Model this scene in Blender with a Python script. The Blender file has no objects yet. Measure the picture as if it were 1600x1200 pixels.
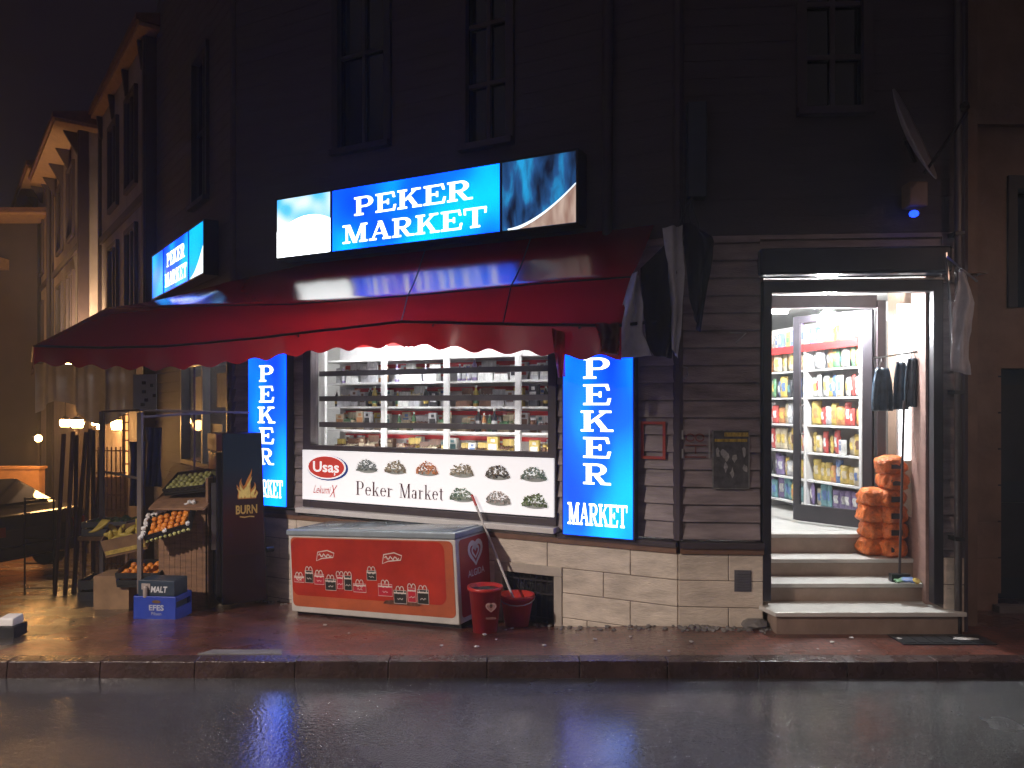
import bpy, bmesh, math, random
from mathutils import Vector, Matrix, noise
random.seed(7)
S = bpy.context.scene
COL = S.collection
R = math.radians
# ------------------------------------------------------------------ camera
cam = bpy.data.objects.new('camera', bpy.data.cameras.new('camera')); COL.objects.link(cam)
cam.location = (0, 0, 2.0); cam.rotation_euler = (R(90), 0, 0)
cam.data.sensor_width = 36; cam.data.lens = 27.0          # 1200 px at 1600 wide
cam.data.shift_y = 35 / 1600; cam.data.clip_end = 400; cam.data.clip_start = 0.05
S.camera = cam
# ------------------------------------------------------------------ world (night sky)
w = bpy.data.worlds.new('World'); S.world = w; w.use_nodes = True
bg = w.node_tree.nodes['Background']
bg.inputs['Color'].default_value = (0.0068, 0.0045, 0.0065, 1); bg.inputs['Strength'].default_value = 0.9
# ------------------------------------------------------------------ exposure
S.view_settings.view_transform = 'Standard'; S.view_settings.look = 'None'
S.view_settings.exposure = 0; S.view_settings.gamma = 1
S.cycles.use_denoising = True
S.cycles.max_bounces = 10; S.cycles.transparent_max_bounces = 12
S.cycles.sample_clamp_indirect = 4

def spot(name, loc, tgt, power, col, size, blend, rad):
    l = bpy.data.lights.new(name, 'SPOT'); l.energy = power; l.color = col
    l.spot_size = R(size); l.spot_blend = blend; l.shadow_soft_size = rad
    o = bpy.data.objects.new(name, l); COL.objects.link(o); o.location = loc
    o.rotation_euler = (Vector(tgt) - Vector(loc)).to_track_quat('-Z', 'Y').to_euler()
    return o
def point(name, loc, power, col, rad=.08):
    l = bpy.data.lights.new(name, 'POINT'); l.energy = power; l.color = col; l.shadow_soft_size = rad
    o = bpy.data.objects.new(name, l); COL.objects.link(o); o.location = loc
    return o
# the street lamps across the road, hooded: they light pavement and the foot of the shop
sun = bpy.data.objects.new('night_glow', bpy.data.lights.new('night_glow', 'SUN')); COL.objects.link(sun)
sun.data.energy = .12; sun.data.color = (1, .78, .80); sun.data.angle = R(80); sun.rotation_euler = (R(62), 0, R(-22))
spot('street_lamp_light', (-7.0, 1.2, 5.0), (-.7, 6.6, -3.7), 2300, (1.0, .84, .74), 64, .5, .10)
spot('street_lamp_light', (6.0, 2.0, 5.2), (4.4, 6.6, 0.3), 140, (1.0, .60, .42), 80, .9, .10)

# ================================================================== helpers
class Fr:
    """vertical facade frame: u along, v outward, z up; s=+1 when u runs to the viewer's right"""
    def __init__(f, o, du, s=-1):
        l = math.hypot(*du); f.o = o; f.d = (du[0]/l, du[1]/l); f.s = s
        f.n = (f.d[1]*-1, f.d[0]) if False else None
        f.n = (-f.d[1], f.d[0]) if s < 0 else (f.d[1], -f.d[0])
        if s < 0 and f.n[1] > 0: f.n = (-f.n[0], -f.n[1])
    def p(f, u, v, z):
        return Vector((f.o[0]+f.d[0]*u+f.n[0]*v, f.o[1]+f.d[1]*u+f.n[1]*v, z))
PX, PY = 1.42, 6.56
FA = Fr((PX, PY), (-.887, .4625))
Q = FA.p(5.28, 0, 0)
FC = Fr((Q.x, Q.y), (-.596, .803))
FD = Fr((PX, PY), (1, -.073), 1)
LOC = Fr((0, 0), (1, 0), 1)
def W(px, py, Y): return Vector(((px-800)/1200*Y, Y, 2+(635-py)/1200*Y))
def sm(a, b, x):
    t = max(0, min(1, (x-a)/(b-a))); return t*t*(3-2*t)
def g(x, y):                                     # pavement height: the side street falls away
    s = .115*(1-sm(.5, 1.6, x))
    return .14 - s*max(0, y-5.75)

class MB:
    def __init__(m): m.v = []; m.f = []; m.mi = []; m.cur = 0
    def face(m, pts):
        n = len(m.v); m.v += [tuple(p) for p in pts]; m.f.append(tuple(range(n, n+len(pts)))); m.mi.append(m.cur); return m
    def hexa(m, p):                              # p: 4 bottom, 4 top
        n = len(m.v); m.v += [tuple(q) for q in p]
        for q in ((0,3,2,1),(4,5,6,7),(0,1,5,4),(1,2,6,5),(2,3,7,6),(3,0,4,7)):
            m.f.append(tuple(n+i for i in q)); m.mi.append(m.cur)
        return m
    def box(m, fr, u0, u1, v0, v1, z0, z1):
        return m.hexa([fr.p(u0,v0,z0), fr.p(u1,v0,z0), fr.p(u1,v1,z0), fr.p(u0,v1,z0), fr.p(u0,v0,z1), fr.p(u1,v0,z1), fr.p(u1,v1,z1), fr.p(u0,v1,z1)])
    def b(m, x0, x1, y0, y1, z0, z1):
        return m.hexa([(x0,y0,z0),(x1,y0,z0),(x1,y1,z0),(x0,y1,z0),(x0,y0,z1),(x1,y0,z1),(x1,y1,z1),(x0,y1,z1)])
    def tube(m, pts, r, n=8, cap=True):
        pts = [Vector(p) for p in pts]; rs = r if isinstance(r, (list, tuple)) else [r]*len(pts)
        rings = []
        for i, p in enumerate(pts):
            d = (pts[min(i+1, len(pts)-1)] - pts[max(i-1, 0)]).normalized()
            a = d.cross(Vector((0,0,1)) if abs(d.z) < .9 else Vector((0,1,0))).normalized(); c = d.cross(a)
            k = len(m.v); rings.append(k)
            for j in range(n):
                t = 2*math.pi*j/n; m.v.append(tuple(p + (a*math.cos(t)+c*math.sin(t))*rs[i]))
        for i in range(len(rings)-1):
            for j in range(n):
                m.f.append((rings[i]+j, rings[i]+(j+1)%n, rings[i+1]+(j+1)%n, rings[i+1]+j)); m.mi.append(m.cur)
        if cap:
            m.f.append(tuple(rings[0]+j for j in range(n))); m.f.append(tuple(rings[-1]+j for j in reversed(range(n)))); m.mi += [m.cur]*2
        return m
    def lathe(m, c, prof, n=16):                 # prof: (r, z)
        c = Vector(c); rings = []
        for r, z in prof:
            rings.append(len(m.v))
            for j in range(n):
                t = 2*math.pi*j/n; m.v.append((c.x+r*math.cos(t), c.y+r*math.sin(t), c.z+z))
        for i in range(len(rings)-1):
            for j in range(n):
                m.f.append((rings[i]+j, rings[i]+(j+1)%n, rings[i+1]+(j+1)%n, rings[i+1]+j)); m.mi.append(m.cur)
        return m
    def grid(m, P, nu, nv, th=0):                # P(i/nu, j/nv) -> point
        k = len(m.v)
        for j in range(nv+1):
            for i in range(nu+1): m.v.append(tuple(P(i/nu, j/nv)))
        for j in range(nv):
            for i in range(nu):
                a = k+j*(nu+1)+i; m.f.append((a, a+1, a+nu+2, a+nu+1)); m.mi.append(m.cur)
        return m
    def blob(m, c, r, sc=(1,1,1), sub=1, jit=0):
        bm = bmesh.new(); bmesh.ops.create_icosphere(bm, subdivisions=sub, radius=r)
        k = len(m.v)
        for v in bm.verts:
            q = 1 + jit*random.uniform(-1, 1)
            m.v.append((c[0]+v.co.x*sc[0]*q, c[1]+v.co.y*sc[1]*q, c[2]+v.co.z*sc[2]*q))
        for f in bm.faces: m.f.append(tuple(k+v.index for v in f.verts)); m.mi.append(m.cur)
        bm.free(); return m
    def build(m, name, mat, parent=None, local=False, bevel=0, smooth=False, solid=0, origin=None):
        off = Vector((0,0,0))
        if not local:
            if parent is not None:
                r = parent
                while r.parent: r = r.parent
                off = Vector(r.location)
            elif origin is not None: off = Vector(origin)
            elif m.v:
                xs = [p[0] for p in m.v]; ys = [p[1] for p in m.v]; zs = [p[2] for p in m.v]
                off = Vector(((min(xs)+max(xs))/2, (min(ys)+max(ys))/2, min(zs)))
        me = bpy.data.meshes.new(name)
        me.from_pydata([tuple(Vector(p)-off) for p in m.v], [], m.f)
        for x in (mat if isinstance(mat, (list, tuple)) else [mat]): me.materials.append(x)
        for p, k in zip(me.polygons, m.mi): p.material_index = k; p.use_smooth = smooth
        bm = bmesh.new(); bm.from_mesh(me); bmesh.ops.remove_doubles(bm, verts=bm.verts, dist=1e-5)
        bmesh.ops.recalc_face_normals(bm, faces=bm.faces); bm.to_mesh(me); bm.free()
        o = bpy.data.objects.new(name, me); COL.objects.link(o)
        if parent is not None: o.parent = parent
        elif not local: o.location = off
        if solid:
            md = o.modifiers.new('solid', 'SOLIDIFY'); md.thickness = solid; md.offset = 0
        if bevel:
            md = o.modifiers.new('bevel', 'BEVEL'); md.width = bevel; md.segments = 2; md.limit_method = 'ANGLE'
        return o
def thing(name, label, cat, loc=(0,0,0), rz=0, group=None):
    o = bpy.data.objects.new(name, None); COL.objects.link(o); o.location = loc; o.rotation_euler = (0,0,rz)
    o.empty_display_size = .1; o['label'] = label; o['category'] = cat
    if group: o['group'] = group
    return o
def tag(o, label, cat, group=None):
    o['label'] = label; o['category'] = cat
    if group: o['group'] = group
    return o
def struct(o): o['kind'] = 'structure'; return o
def copy_tree(o, parent=None):
    c = o.copy(); COL.objects.link(c); c.parent = parent
    for ch in list(o.children): copy_tree(ch, c)
    return c

# ------------------------------------------------------------------ materials
MATS = {}
def mat(name, col=(.5,.5,.5), rough=.6, metal=0, var=.15, scale=6, bump=0, bscale=40, emis=None, es=0, spec=.5, rvar=0, alpha=1, trans=0, coord='Object', stretch=(1,1,1), sub=0, col2=None):
    if name in MATS: return MATS[name]
    m = bpy.data.materials.new(name); m.use_nodes = True; nt = m.node_tree; b = nt.nodes['Principled BSDF']
    tc = nt.nodes.new('ShaderNodeTexCoord'); mp = nt.nodes.new('ShaderNodeMapping'); mp.inputs['Scale'].default_value = stretch
    nt.links.new(tc.outputs[coord], mp.inputs['Vector'])
    nz = nt.nodes.new('ShaderNodeTexNoise'); nz.inputs['Scale'].default_value = scale; nz.inputs['Detail'].default_value = 6; nz.inputs['Roughness'].default_value = .6
    nt.links.new(mp.outputs[0], nz.inputs['Vector'])
    cr = nt.nodes.new('ShaderNodeValToRGB'); cr.color_ramp.elements[0].position = .3; cr.color_ramp.elements[1].position = .7
    a = [max(0, c*(1-var)) for c in col]; z = [min(1, c*(1+var)) for c in (col2 or col)]
    cr.color_ramp.elements[0].color = (*a, 1); cr.color_ramp.elements[1].color = (*z, 1)
    nt.links.new(nz.outputs['Fac'], cr.inputs['Fac']); nt.links.new(cr.outputs['Color'], b.inputs['Base Color'])
    b.inputs['Roughness'].default_value = rough; b.inputs['Metallic'].default_value = metal
    b.inputs['Specular IOR Level'].default_value = spec
    if rvar:
        mr = nt.nodes.new('ShaderNodeMapRange'); mr.inputs['To Min'].default_value = max(0.02, rough-rvar); mr.inputs['To Max'].default_value = rough+rvar
        mr.inputs['From Min'].default_value = .35; mr.inputs['From Max'].default_value = .65
        n3 = nt.nodes.new('ShaderNodeTexNoise'); n3.inputs['Scale'].default_value = scale*1.7; n3.inputs['Detail'].default_value = 4
        nt.links.new(mp.outputs[0], n3.inputs['Vector']); nt.links.new(n3.outputs['Fac'], mr.inputs['Value']); nt.links.new(mr.outputs[0], b.inputs['Roughness'])
    if bump:
        n2 = nt.nodes.new('ShaderNodeTexNoise'); n2.inputs['Scale'].default_value = bscale; n2.inputs['Detail'].default_value = 5
        nt.links.new(mp.outputs[0], n2.inputs['Vector'])
        bp = nt.nodes.new('ShaderNodeBump'); bp.inputs['Strength'].default_value = bump; bp.inputs['Distance'].default_value = .02
        nt.links.new(n2.outputs['Fac'], bp.inputs['Height']); nt.links.new(bp.outputs[0], b.inputs['Normal'])
    if emis:
        b.inputs['Emission Color'].default_value = (*emis, 1); b.inputs['Emission Strength'].default_value = es
    if trans: b.inputs['Transmission Weight'].default_value = trans
    if alpha < 1: b.inputs['Alpha'].default_value = alpha
    MATS[name] = m; return m
def glow(name, stops, scale=1.5, strength=1, vec='Object', stretch=(1,1,1), detail=2, dist=0):
    """lit sign face: patchy backlight behind printed film"""
    if name in MATS: return MATS[name]
    m = bpy.data.materials.new(name); m.use_nodes = True; nt = m.node_tree; b = nt.nodes['Principled BSDF']
    tc = nt.nodes.new('ShaderNodeTexCoord'); mp = nt.nodes.new('ShaderNodeMapping'); mp.inputs['Scale'].default_value = stretch
    nz = nt.nodes.new('ShaderNodeTexNoise'); nz.inputs['Scale'].default_value = scale; nz.inputs['Detail'].default_value = detail
    nz.inputs['Distortion'].default_value = dist
    cr = nt.nodes.new('ShaderNodeValToRGB')
    while len(cr.color_ramp.elements) < len(stops): cr.color_ramp.elements.new(.5)
    for e, (p, c) in zip(cr.color_ramp.elements, stops): e.position = p; e.color = (*c, 1)
    nt.links.new(tc.outputs[vec], mp.inputs[0]); nt.links.new(mp.outputs[0], nz.inputs['Vector']); nt.links.new(nz.outputs['Fac'], cr.inputs['Fac'])
    nt.links.new(cr.outputs[0], b.inputs['Emission Color']); b.inputs['Emission Strength'].default_value = strength
    b.inputs['Base Color'].default_value = (.02,.05,.1,1); b.inputs['Roughness'].default_value = .3
    MATS[name] = m; return m
def glassm(name, tint=(1,1,1), refl=.08, rough=.02):
    if name in MATS: return MATS[name]
    m = bpy.data.materials.new(name); m.use_nodes = True; nt = m.node_tree; nt.nodes.remove(nt.nodes['Principled BSDF'])
    out = nt.nodes['Material Output']; t = nt.nodes.new('ShaderNodeBsdfTransparent'); t.inputs[0].default_value = (*tint, 1)
    gl = nt.nodes.new('ShaderNodeBsdfGlossy'); gl.inputs['Roughness'].default_value = rough
    fr = nt.nodes.new('ShaderNodeFresnel'); fr.inputs['IOR'].default_value = 1.45
    mx = nt.nodes.new('ShaderNodeMixShader')
    ge = nt.nodes.new('ShaderNodeNewGeometry'); m1 = nt.nodes.new('ShaderNodeMath'); m1.operation = 'SUBTRACT'; m1.inputs[0].default_value = 1
    m2 = nt.nodes.new('ShaderNodeMath'); m2.operation = 'MULTIPLY'; m3 = nt.nodes.new('ShaderNodeMath'); m3.operation = 'MINIMUM'; m3.inputs[1].default_value = .5
    nt.links.new(ge.outputs['Backfacing'], m1.inputs[1]); nt.links.new(m1.outputs[0], m2.inputs[0]); nt.links.new(fr.outputs[0], m2.inputs[1]); nt.links.new(m2.outputs[0], m3.inputs[0])
    nt.links.new(m3.outputs[0], mx.inputs[0]); nt.links.new(t.outputs[0], mx.inputs[1]); nt.links.new(gl.outputs[0], mx.inputs[2]); nt.links.new(mx.outputs[0], out.inputs[0])
    MATS[name] = m; return m
def fabric(name, col, tr, trf=.35, gloss=.25, rough=.35, bump=.3):
    if name in MATS: return MATS[name]
    m = mat(name, col, rough, var=.25, scale=4, bump=bump, bscale=9); nt = m.node_tree; b = nt.nodes['Principled BSDF']
    b.inputs['Specular IOR Level'].default_value = gloss
    t = nt.nodes.new('ShaderNodeBsdfTranslucent'); t.inputs[0].default_value = (*tr, 1); mx = nt.nodes.new('ShaderNodeMixShader'); mx.inputs[0].default_value = trf
    out = nt.nodes['Material Output']; nt.links.new(b.outputs[0], mx.inputs[1]); nt.links.new(t.outputs[0], mx.inputs[2]); nt.links.new(mx.outputs[0], out.inputs[0])
    return m

def wet_asphalt():
    m = bpy.data.materials.new('wet_asphalt'); m.use_nodes = True; nt = m.node_tree; b = nt.nodes['Principled BSDF']
    N = nt.nodes.new; L = nt.links.new
    tc = N('ShaderNodeTexCoord')
    big = N('ShaderNodeTexNoise'); big.inputs['Scale'].default_value = .9; big.inputs['Detail'].default_value = 5; L(tc.outputs['Object'], big.inputs['Vector'])
    fine = N('ShaderNodeTexNoise'); fine.inputs['Scale'].default_value = 75; fine.inputs['Detail'].default_value = 3; L(tc.outputs['Object'], fine.inputs['Vector'])
    vor = N('ShaderNodeTexVoronoi'); vor.inputs['Scale'].default_value = 95; L(tc.outputs['Object'], vor.inputs['Vector'])
    cr = N('ShaderNodeValToRGB'); cr.color_ramp.elements[0].color = (.016,.016,.018,1); cr.color_ramp.elements[1].color = (.085,.085,.09,1); L(fine.outputs['Fac'], cr.inputs['Fac']); L(cr.outputs[0], b.inputs['Base Color'])
    mr = N('ShaderNodeMapRange'); mr.inputs['From Min'].default_value = .35; mr.inputs['From Max'].default_value = .68; mr.inputs['To Min'].default_value = .07; mr.inputs['To Max'].default_value = .3
    L(big.outputs['Fac'], mr.inputs['Value']); L(mr.outputs[0], b.inputs['Roughness'])
    ad = N('ShaderNodeMath'); ad.operation = 'ADD'; L(fine.outputs['Fac'], ad.inputs[0]); L(vor.outputs['Distance'], ad.inputs[1])
    bp = N('ShaderNodeBump'); bp.inputs['Strength'].default_value = .9; bp.inputs['Distance'].default_value = .008; L(ad.outputs[0], bp.inputs['Height']); L(bp.outputs[0], b.inputs['Normal'])
    wv = N('ShaderNodeTexNoise'); wv.inputs['Scale'].default_value = 38; wv.inputs['Detail'].default_value = 3; L(tc.outputs['Object'], wv.inputs['Vector'])
    b2 = N('ShaderNodeBump'); b2.inputs['Strength'].default_value = .38; b2.inputs['Distance'].default_value = .005; L(wv.outputs['Fac'], b2.inputs['Height']); L(b2.outputs[0], b.inputs['Coat Normal'])
    cw = N('ShaderNodeMapRange'); cw.inputs['From Min'].default_value = .36; cw.inputs['From Max'].default_value = .52; cw.inputs['To Min'].default_value = 1.0; cw.inputs['To Max'].default_value = .45; L(big.outputs['Fac'], cw.inputs['Value']); L(cw.outputs[0], b.inputs['Coat Weight'])
    b.inputs['Coat Roughness'].default_value = .07; b.inputs['Coat IOR'].default_value = 1.5; b.inputs['Specular IOR Level'].default_value = .9
    return m
def wet_pavers(name, c1, c2, mortar, sc, rough, warm=.0, bstr=.5):
    m = bpy.data.materials.new(name); m.use_nodes = True; nt = m.node_tree; b = nt.nodes['Principled BSDF']; N = nt.nodes.new; L = nt.links.new
    tc = N('ShaderNodeTexCoord'); br = N('ShaderNodeTexBrick'); br.inputs['Scale'].default_value = sc
    br.inputs['Color1'].default_value = (*c1,1); br.inputs['Color2'].default_value = (*c2,1); br.inputs['Mortar'].default_value = (*mortar,1); br.inputs['Mortar Size'].default_value = .02
    br.inputs['Brick Width'].default_value = .5; br.inputs['Row Height'].default_value = .25
    L(tc.outputs['Object'], br.inputs['Vector'])
    nz = N('ShaderNodeTexNoise'); nz.inputs['Scale'].default_value = 3; nz.inputs['Detail'].default_value = 8; L(tc.outputs['Object'], nz.inputs['Vector'])
    mx = N('ShaderNodeMix'); mx.data_type = 'RGBA'; mx.blend_type = 'MULTIPLY'; mx.inputs[0].default_value = .8
    cr = N('ShaderNodeValToRGB'); cr.color_ramp.elements[0].position = .3; cr.color_ramp.elements[0].color = (.35,.35,.35,1); cr.color_ramp.elements[1].position = .65
    L(nz.outputs['Fac'], cr.inputs['Fac']); L(br.outputs['Color'], mx.inputs[6]); L(cr.outputs[0], mx.inputs[7]); L(mx.outputs[2], b.inputs['Base Color'])
    mr = N('ShaderNodeMapRange'); mr.inputs['From Min'].default_value = .35; mr.inputs['From Max'].default_value = .65; mr.inputs['To Min'].default_value = rough; mr.inputs['To Max'].default_value = rough+.35
    n2 = N('ShaderNodeTexNoise'); n2.inputs['Scale'].default_value = 1.6; n2.inputs['Detail'].default_value = 4; L(tc.outputs['Object'], n2.inputs['Vector']); L(n2.outputs['Fac'], mr.inputs['Value']); L(mr.outputs[0], b.inputs['Roughness'])
    n3 = N('ShaderNodeTexNoise'); n3.inputs['Scale'].default_value = 22; n3.inputs['Detail'].default_value = 4; L(tc.outputs['Object'], n3.inputs['Vector'])
    ad = N('ShaderNodeMath'); ad.operation = 'MULTIPLY_ADD'; ad.inputs[1].default_value = -.6; L(br.outputs['Fac'], ad.inputs[0]); L(n3.outputs['Fac'], ad.inputs[2])
    bp = N('ShaderNodeBump'); bp.inputs['Strength'].default_value = bstr; bp.inputs['Distance'].default_value = .012; L(ad.outputs[0], bp.inputs['Height']); L(bp.outputs[0], b.inputs['Normal'])
    b2 = N('ShaderNodeBump'); b2.inputs['Strength'].default_value = min(1, bstr*1.7); b2.inputs['Distance'].default_value = .018; L(n3.outputs['Fac'], b2.inputs['Height']); L(b2.outputs[0], b.inputs['Coat Normal'])
    b.inputs['Coat Weight'].default_value = .7; b.inputs['Coat Roughness'].default_value = .09
    return m
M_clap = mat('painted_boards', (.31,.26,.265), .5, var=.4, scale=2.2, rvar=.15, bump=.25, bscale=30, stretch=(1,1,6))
M_up = mat('shaded_boards', (.085,.066,.078), .7, var=.12, scale=1.5, bump=.25, bscale=30, stretch=(1,1,6))  # darker copy of the boards, upper and side walls' shade put into colour
M_dark = mat('dark_frame', (.028,.024,.03), .35, var=.2)
M_frameg = mat('grey_brown_frame', (.07,.055,.06), .4, var=.15)
M_white = mat('white_paint', (.75,.74,.73), .45, var=.06)
M_cream = mat('cream_stone', (.72,.64,.53), .6, var=.24, scale=3.5, rvar=.2, bump=.4, bscale=25, stretch=(1,1,3))
M_trim = mat('brown_trim', (.20,.11,.07), .45, var=.25)
M_marble = mat('step_marble', (.62,.62,.58), .3, var=.12, scale=5)
M_riser = mat('step_riser', (.30,.22,.17), .6, var=.2, scale=6)
M_mortar = mat('mortar', (.22,.18,.15), .9)
M_metal = mat('bare_metal', (.45,.45,.46), .3, .9, var=.15)
M_black = mat('black_plastic', (.015,.015,.018), .35)
M_blkglass = mat('dark_window_glass', (.01,.012,.02), .08, var=0)
M_iron = mat('iron', (.04,.035,.035), .5, .4)
M_int = mat('shop_wall_paint', (.78,.77,.74), .6, var=.05)
M_red = mat('shelf_red', (.6,.03,.03), .4)
M_glass = glassm('window_glass')
M_concrete = mat('concrete', (.20,.19,.18), .6, var=.3, scale=4, bump=.4)
M_wlet = mat('lit_lettering', (1,1,1), .4, var=0, emis=(1,1,1), es=3)

# ------------------------------------------------------------------ lettering
def gly(ch):
    T, s = .10, .20      # serif thickness, stem
    def st(x, y0=0, y1=1, w=s): return [(x-w/2,y0),(x+w/2,y0),(x+w/2,y1),(x-w/2,y1)]
    def bar(x0, x1, y0, y1): return [(x0,y0),(x1,y0),(x1,y1),(x0,y1)]
    def line(x0,y0,x1,y1,w): return [(x0-w/2,y0),(x0+w/2,y0),(x1+w/2,y1),(x1-w/2,y1)]
    def arc(cx, cy, rx, ry, wx, wy, a0, a1, n=12):
        q = []
        for i in range(n):
            a, b = R(a0+(a1-a0)*i/n), R(a0+(a1-a0)*(i+1)/n)
            q.append([(cx+(rx-wx)*math.cos(a), cy+(ry-wy)*math.sin(a)), (cx+rx*math.cos(a), cy+ry*math.sin(a)), (cx+rx*math.cos(b), cy+ry*math.sin(b)), (cx+(rx-wx)*math.cos(b), cy+(ry-wy)*math.sin(b))])
        return q
    if ch == 'P': return .88, [st(.2), bar(0,.42,0,T), bar(0,.2,1-T,1), bar(.3,.5,1-T,1), bar(.3,.5,.42,.42+T)] + arc(.5,.71,.34,.29,.2,T,-90,90)
    if ch == 'R': return .98, [st(.2), bar(0,.4,0,T), bar(0,.2,1-T,1), bar(.3,.5,1-T,1), bar(.3,.5,.44,.44+T), line(.74,0,.44,.48,.2), bar(.64,.98,0,T)] + arc(.5,.72,.33,.28,.2,T,-90,90)
    if ch == 'E': return .88, [st(.2), bar(0,.1,0,T), bar(0,.1,1-T,1), bar(.3,.78,0,T), bar(.3,.76,1-T,1), bar(.3,.5,.46,.46+T), line(.78,0,.84,.32,.1), line(.74,1,.80,.7,.1), bar(.5,.58,.37,.65)]
    if ch == 'K': return 1.02, [st(.2), bar(0,.4,0,T), bar(0,.4,1-T,1), line(.28,.40,.76,.95,.13), bar(.58,.96,1-T,1), line(.78,.05,.48,.6,.2), bar(.62,1.02,0,T)]
    if ch == 'M': return 1.2, [st(.2,w=.1), bar(0,.36,0,T), bar(0,.2,1-T,1), line(.6,.0,.26,1,.2), line(.6,.0,.94,1,.12), st(.98), bar(.8,1.18,0,T), bar(1.0,1.18,1-T,1)]
    if ch == 'A': return 1.0, [line(.16,.04,.5,1,.1), line(.8,.04,.5,1,.2), bar(0,.34,0,T), bar(.62,1.0,0,T), bar(.28,.7,.3,.38)]
    if ch == 'T': return .92, [st(.46), bar(.26,.66,0,T), bar(.0,.92,1-T,1), line(.05,.68,.04,.95,.08), line(.87,.68,.88,.95,.08)]
    w, t, x = .12, .05, .62     # thin high-contrast serif lower case
    if ch == 'e': return .52, [bar(.1,.46,.34,.34+t)] + arc(.27,x/2,.24,x/2,.11,.035,0,320,18)
    if ch == 'k': return .6, [st(.14,w=w), bar(.02,.3,0,.035), bar(.02,.14,1-.035,1), line(.2,.27,.46,x,.045), bar(.34,.56,x-.03,x), line(.5,0,.3,.38,w), bar(.36,.62,0,.035)]
    if ch == 'r': return .46, [st(.14,0,x,w), bar(.02,.28,0,.035), bar(.02,.14,x-.035,x)] + arc(.34,.40,.14,.2,.06,.06,40,150,8)
    if ch == 'a': return .54, [st(.38,0,.5,w)] + arc(.22,.17,.2,.17,.1,.03,0,360,18) + arc(.25,.44,.19,.17,.1,.04,0,170,10)
    if ch == 't': return .38, [st(.18,.05,.8,w), bar(.02,.36,x-.04,x), bar(.18,.34,0,.05)]
    if ch == 'p': return .7, [st(.16,w=.13), bar(0,.34,0,.035), bar(0,.2,.965,1), bar(.2,.4,.965,1), bar(.2,.4,.44,.475)] + arc(.4,.72,.26,.28,.13,.035,-90,90)
    if ch == 'm': return 1.0, [st(.14,w=.05), bar(0,.28,0,.035), line(.48,0,.16,1,.13), line(.48,0,.8,1,.05), st(.84,w=.13), bar(.7,.98,0,.035), bar(0,.16,.965,1), bar(.84,.98,.965,1)]
    return .35, []
def letters(mb, fr, text, uc, z0, h, v, sx=1.0, gap=.06, maxw=None):
    tot = sum(gly(c)[0]+gap for c in text)-gap
    k = h*sx
    if maxw and tot*k != maxw: k = maxw/tot
    x = -tot*k/2; n = 0
    for c in text:
        wd, polys = gly(c)
        for q in polys:
            n += 1
            mb.face([fr.p(uc + fr.s*(x+a*k), v+.00025*(n % 9), z0+b*h) for a, b in q])
        x += (wd+gap)*k
FONTMESH = {}
def sans(mb, fr, text, uc, z0, h, v, bold=0, shear=0, sx=1, maxw=None):
    key = (text, bold, shear)
    if key not in FONTMESH:
        cu = bpy.data.curves.new('t', 'FONT'); cu.body = text; cu.offset = bold; cu.shear = shear; cu.resolution_u = 3
        o = bpy.data.objects.new('t', cu); COL.objects.link(o)
        dg = bpy.context.evaluated_depsgraph_get(); me = bpy.data.meshes.new_from_object(o.evaluated_get(dg))
        vs = [tuple(p.co) for p in me.vertices]; fs = [tuple(p.vertices) for p in me.polygons]
        bpy.data.objects.remove(o); bpy.data.curves.remove(cu); bpy.data.meshes.remove(me); FONTMESH[key] = (vs, fs)
    vs, fs = FONTMESH[key]
    if not vs: return
    x0, x1 = min(p[0] for p in vs), max(p[0] for p in vs); y0, y1 = min(p[1] for p in vs), max(p[1] for p in vs)
    ky = h/(y1-y0); kx = ky*sx
    if maxw: kx = maxw/(x1-x0)
    k = len(mb.v)
    for p in vs: mb.v.append(tuple(fr.p(uc + fr.s*((p[0]-(x0+x1)/2)*kx), v, z0+(p[1]-y0)*ky)))
    for f in fs: mb.f.append(tuple(k+i for i in f)); mb.mi.append(mb.cur)
def ribbon(mb, fr, pts, wd, v, closed=False):        # flat stroke in a frame plane; pts (u,z)
    n = len(pts)
    L_, R_ = [], []
    for i in range(n):
        a = pts[(i-1) % n] if (closed or i) else pts[i]; c = pts[(i+1) % n] if (closed or i < n-1) else pts[i]
        dx, dz = c[0]-a[0], c[1]-a[1]; l = math.hypot(dx, dz) or 1
        ww = wd[i] if isinstance(wd, list) else wd
        L_.append((pts[i][0]-dz/l*ww/2, pts[i][1]+dx/l*ww/2)); R_.append((pts[i][0]+dz/l*ww/2, pts[i][1]-dx/l*ww/2))
    for i in range(n if closed else n-1):
        j = (i+1) % n
        mb.face([fr.p(L_[i][0],v,L_[i][1]), fr.p(L_[j][0],v,L_[j][1]), fr.p(R_[j][0],v,R_[j][1]), fr.p(R_[i][0],v,R_[i][1])])
def ell(mb, fr, uc, zc, ru, rz, v, n=24):
    mb.face([fr.p(uc+ru*math.cos(2*math.pi*i/n), v, zc+rz*math.sin(2*math.pi*i/n)) for i in range(n)])

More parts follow.
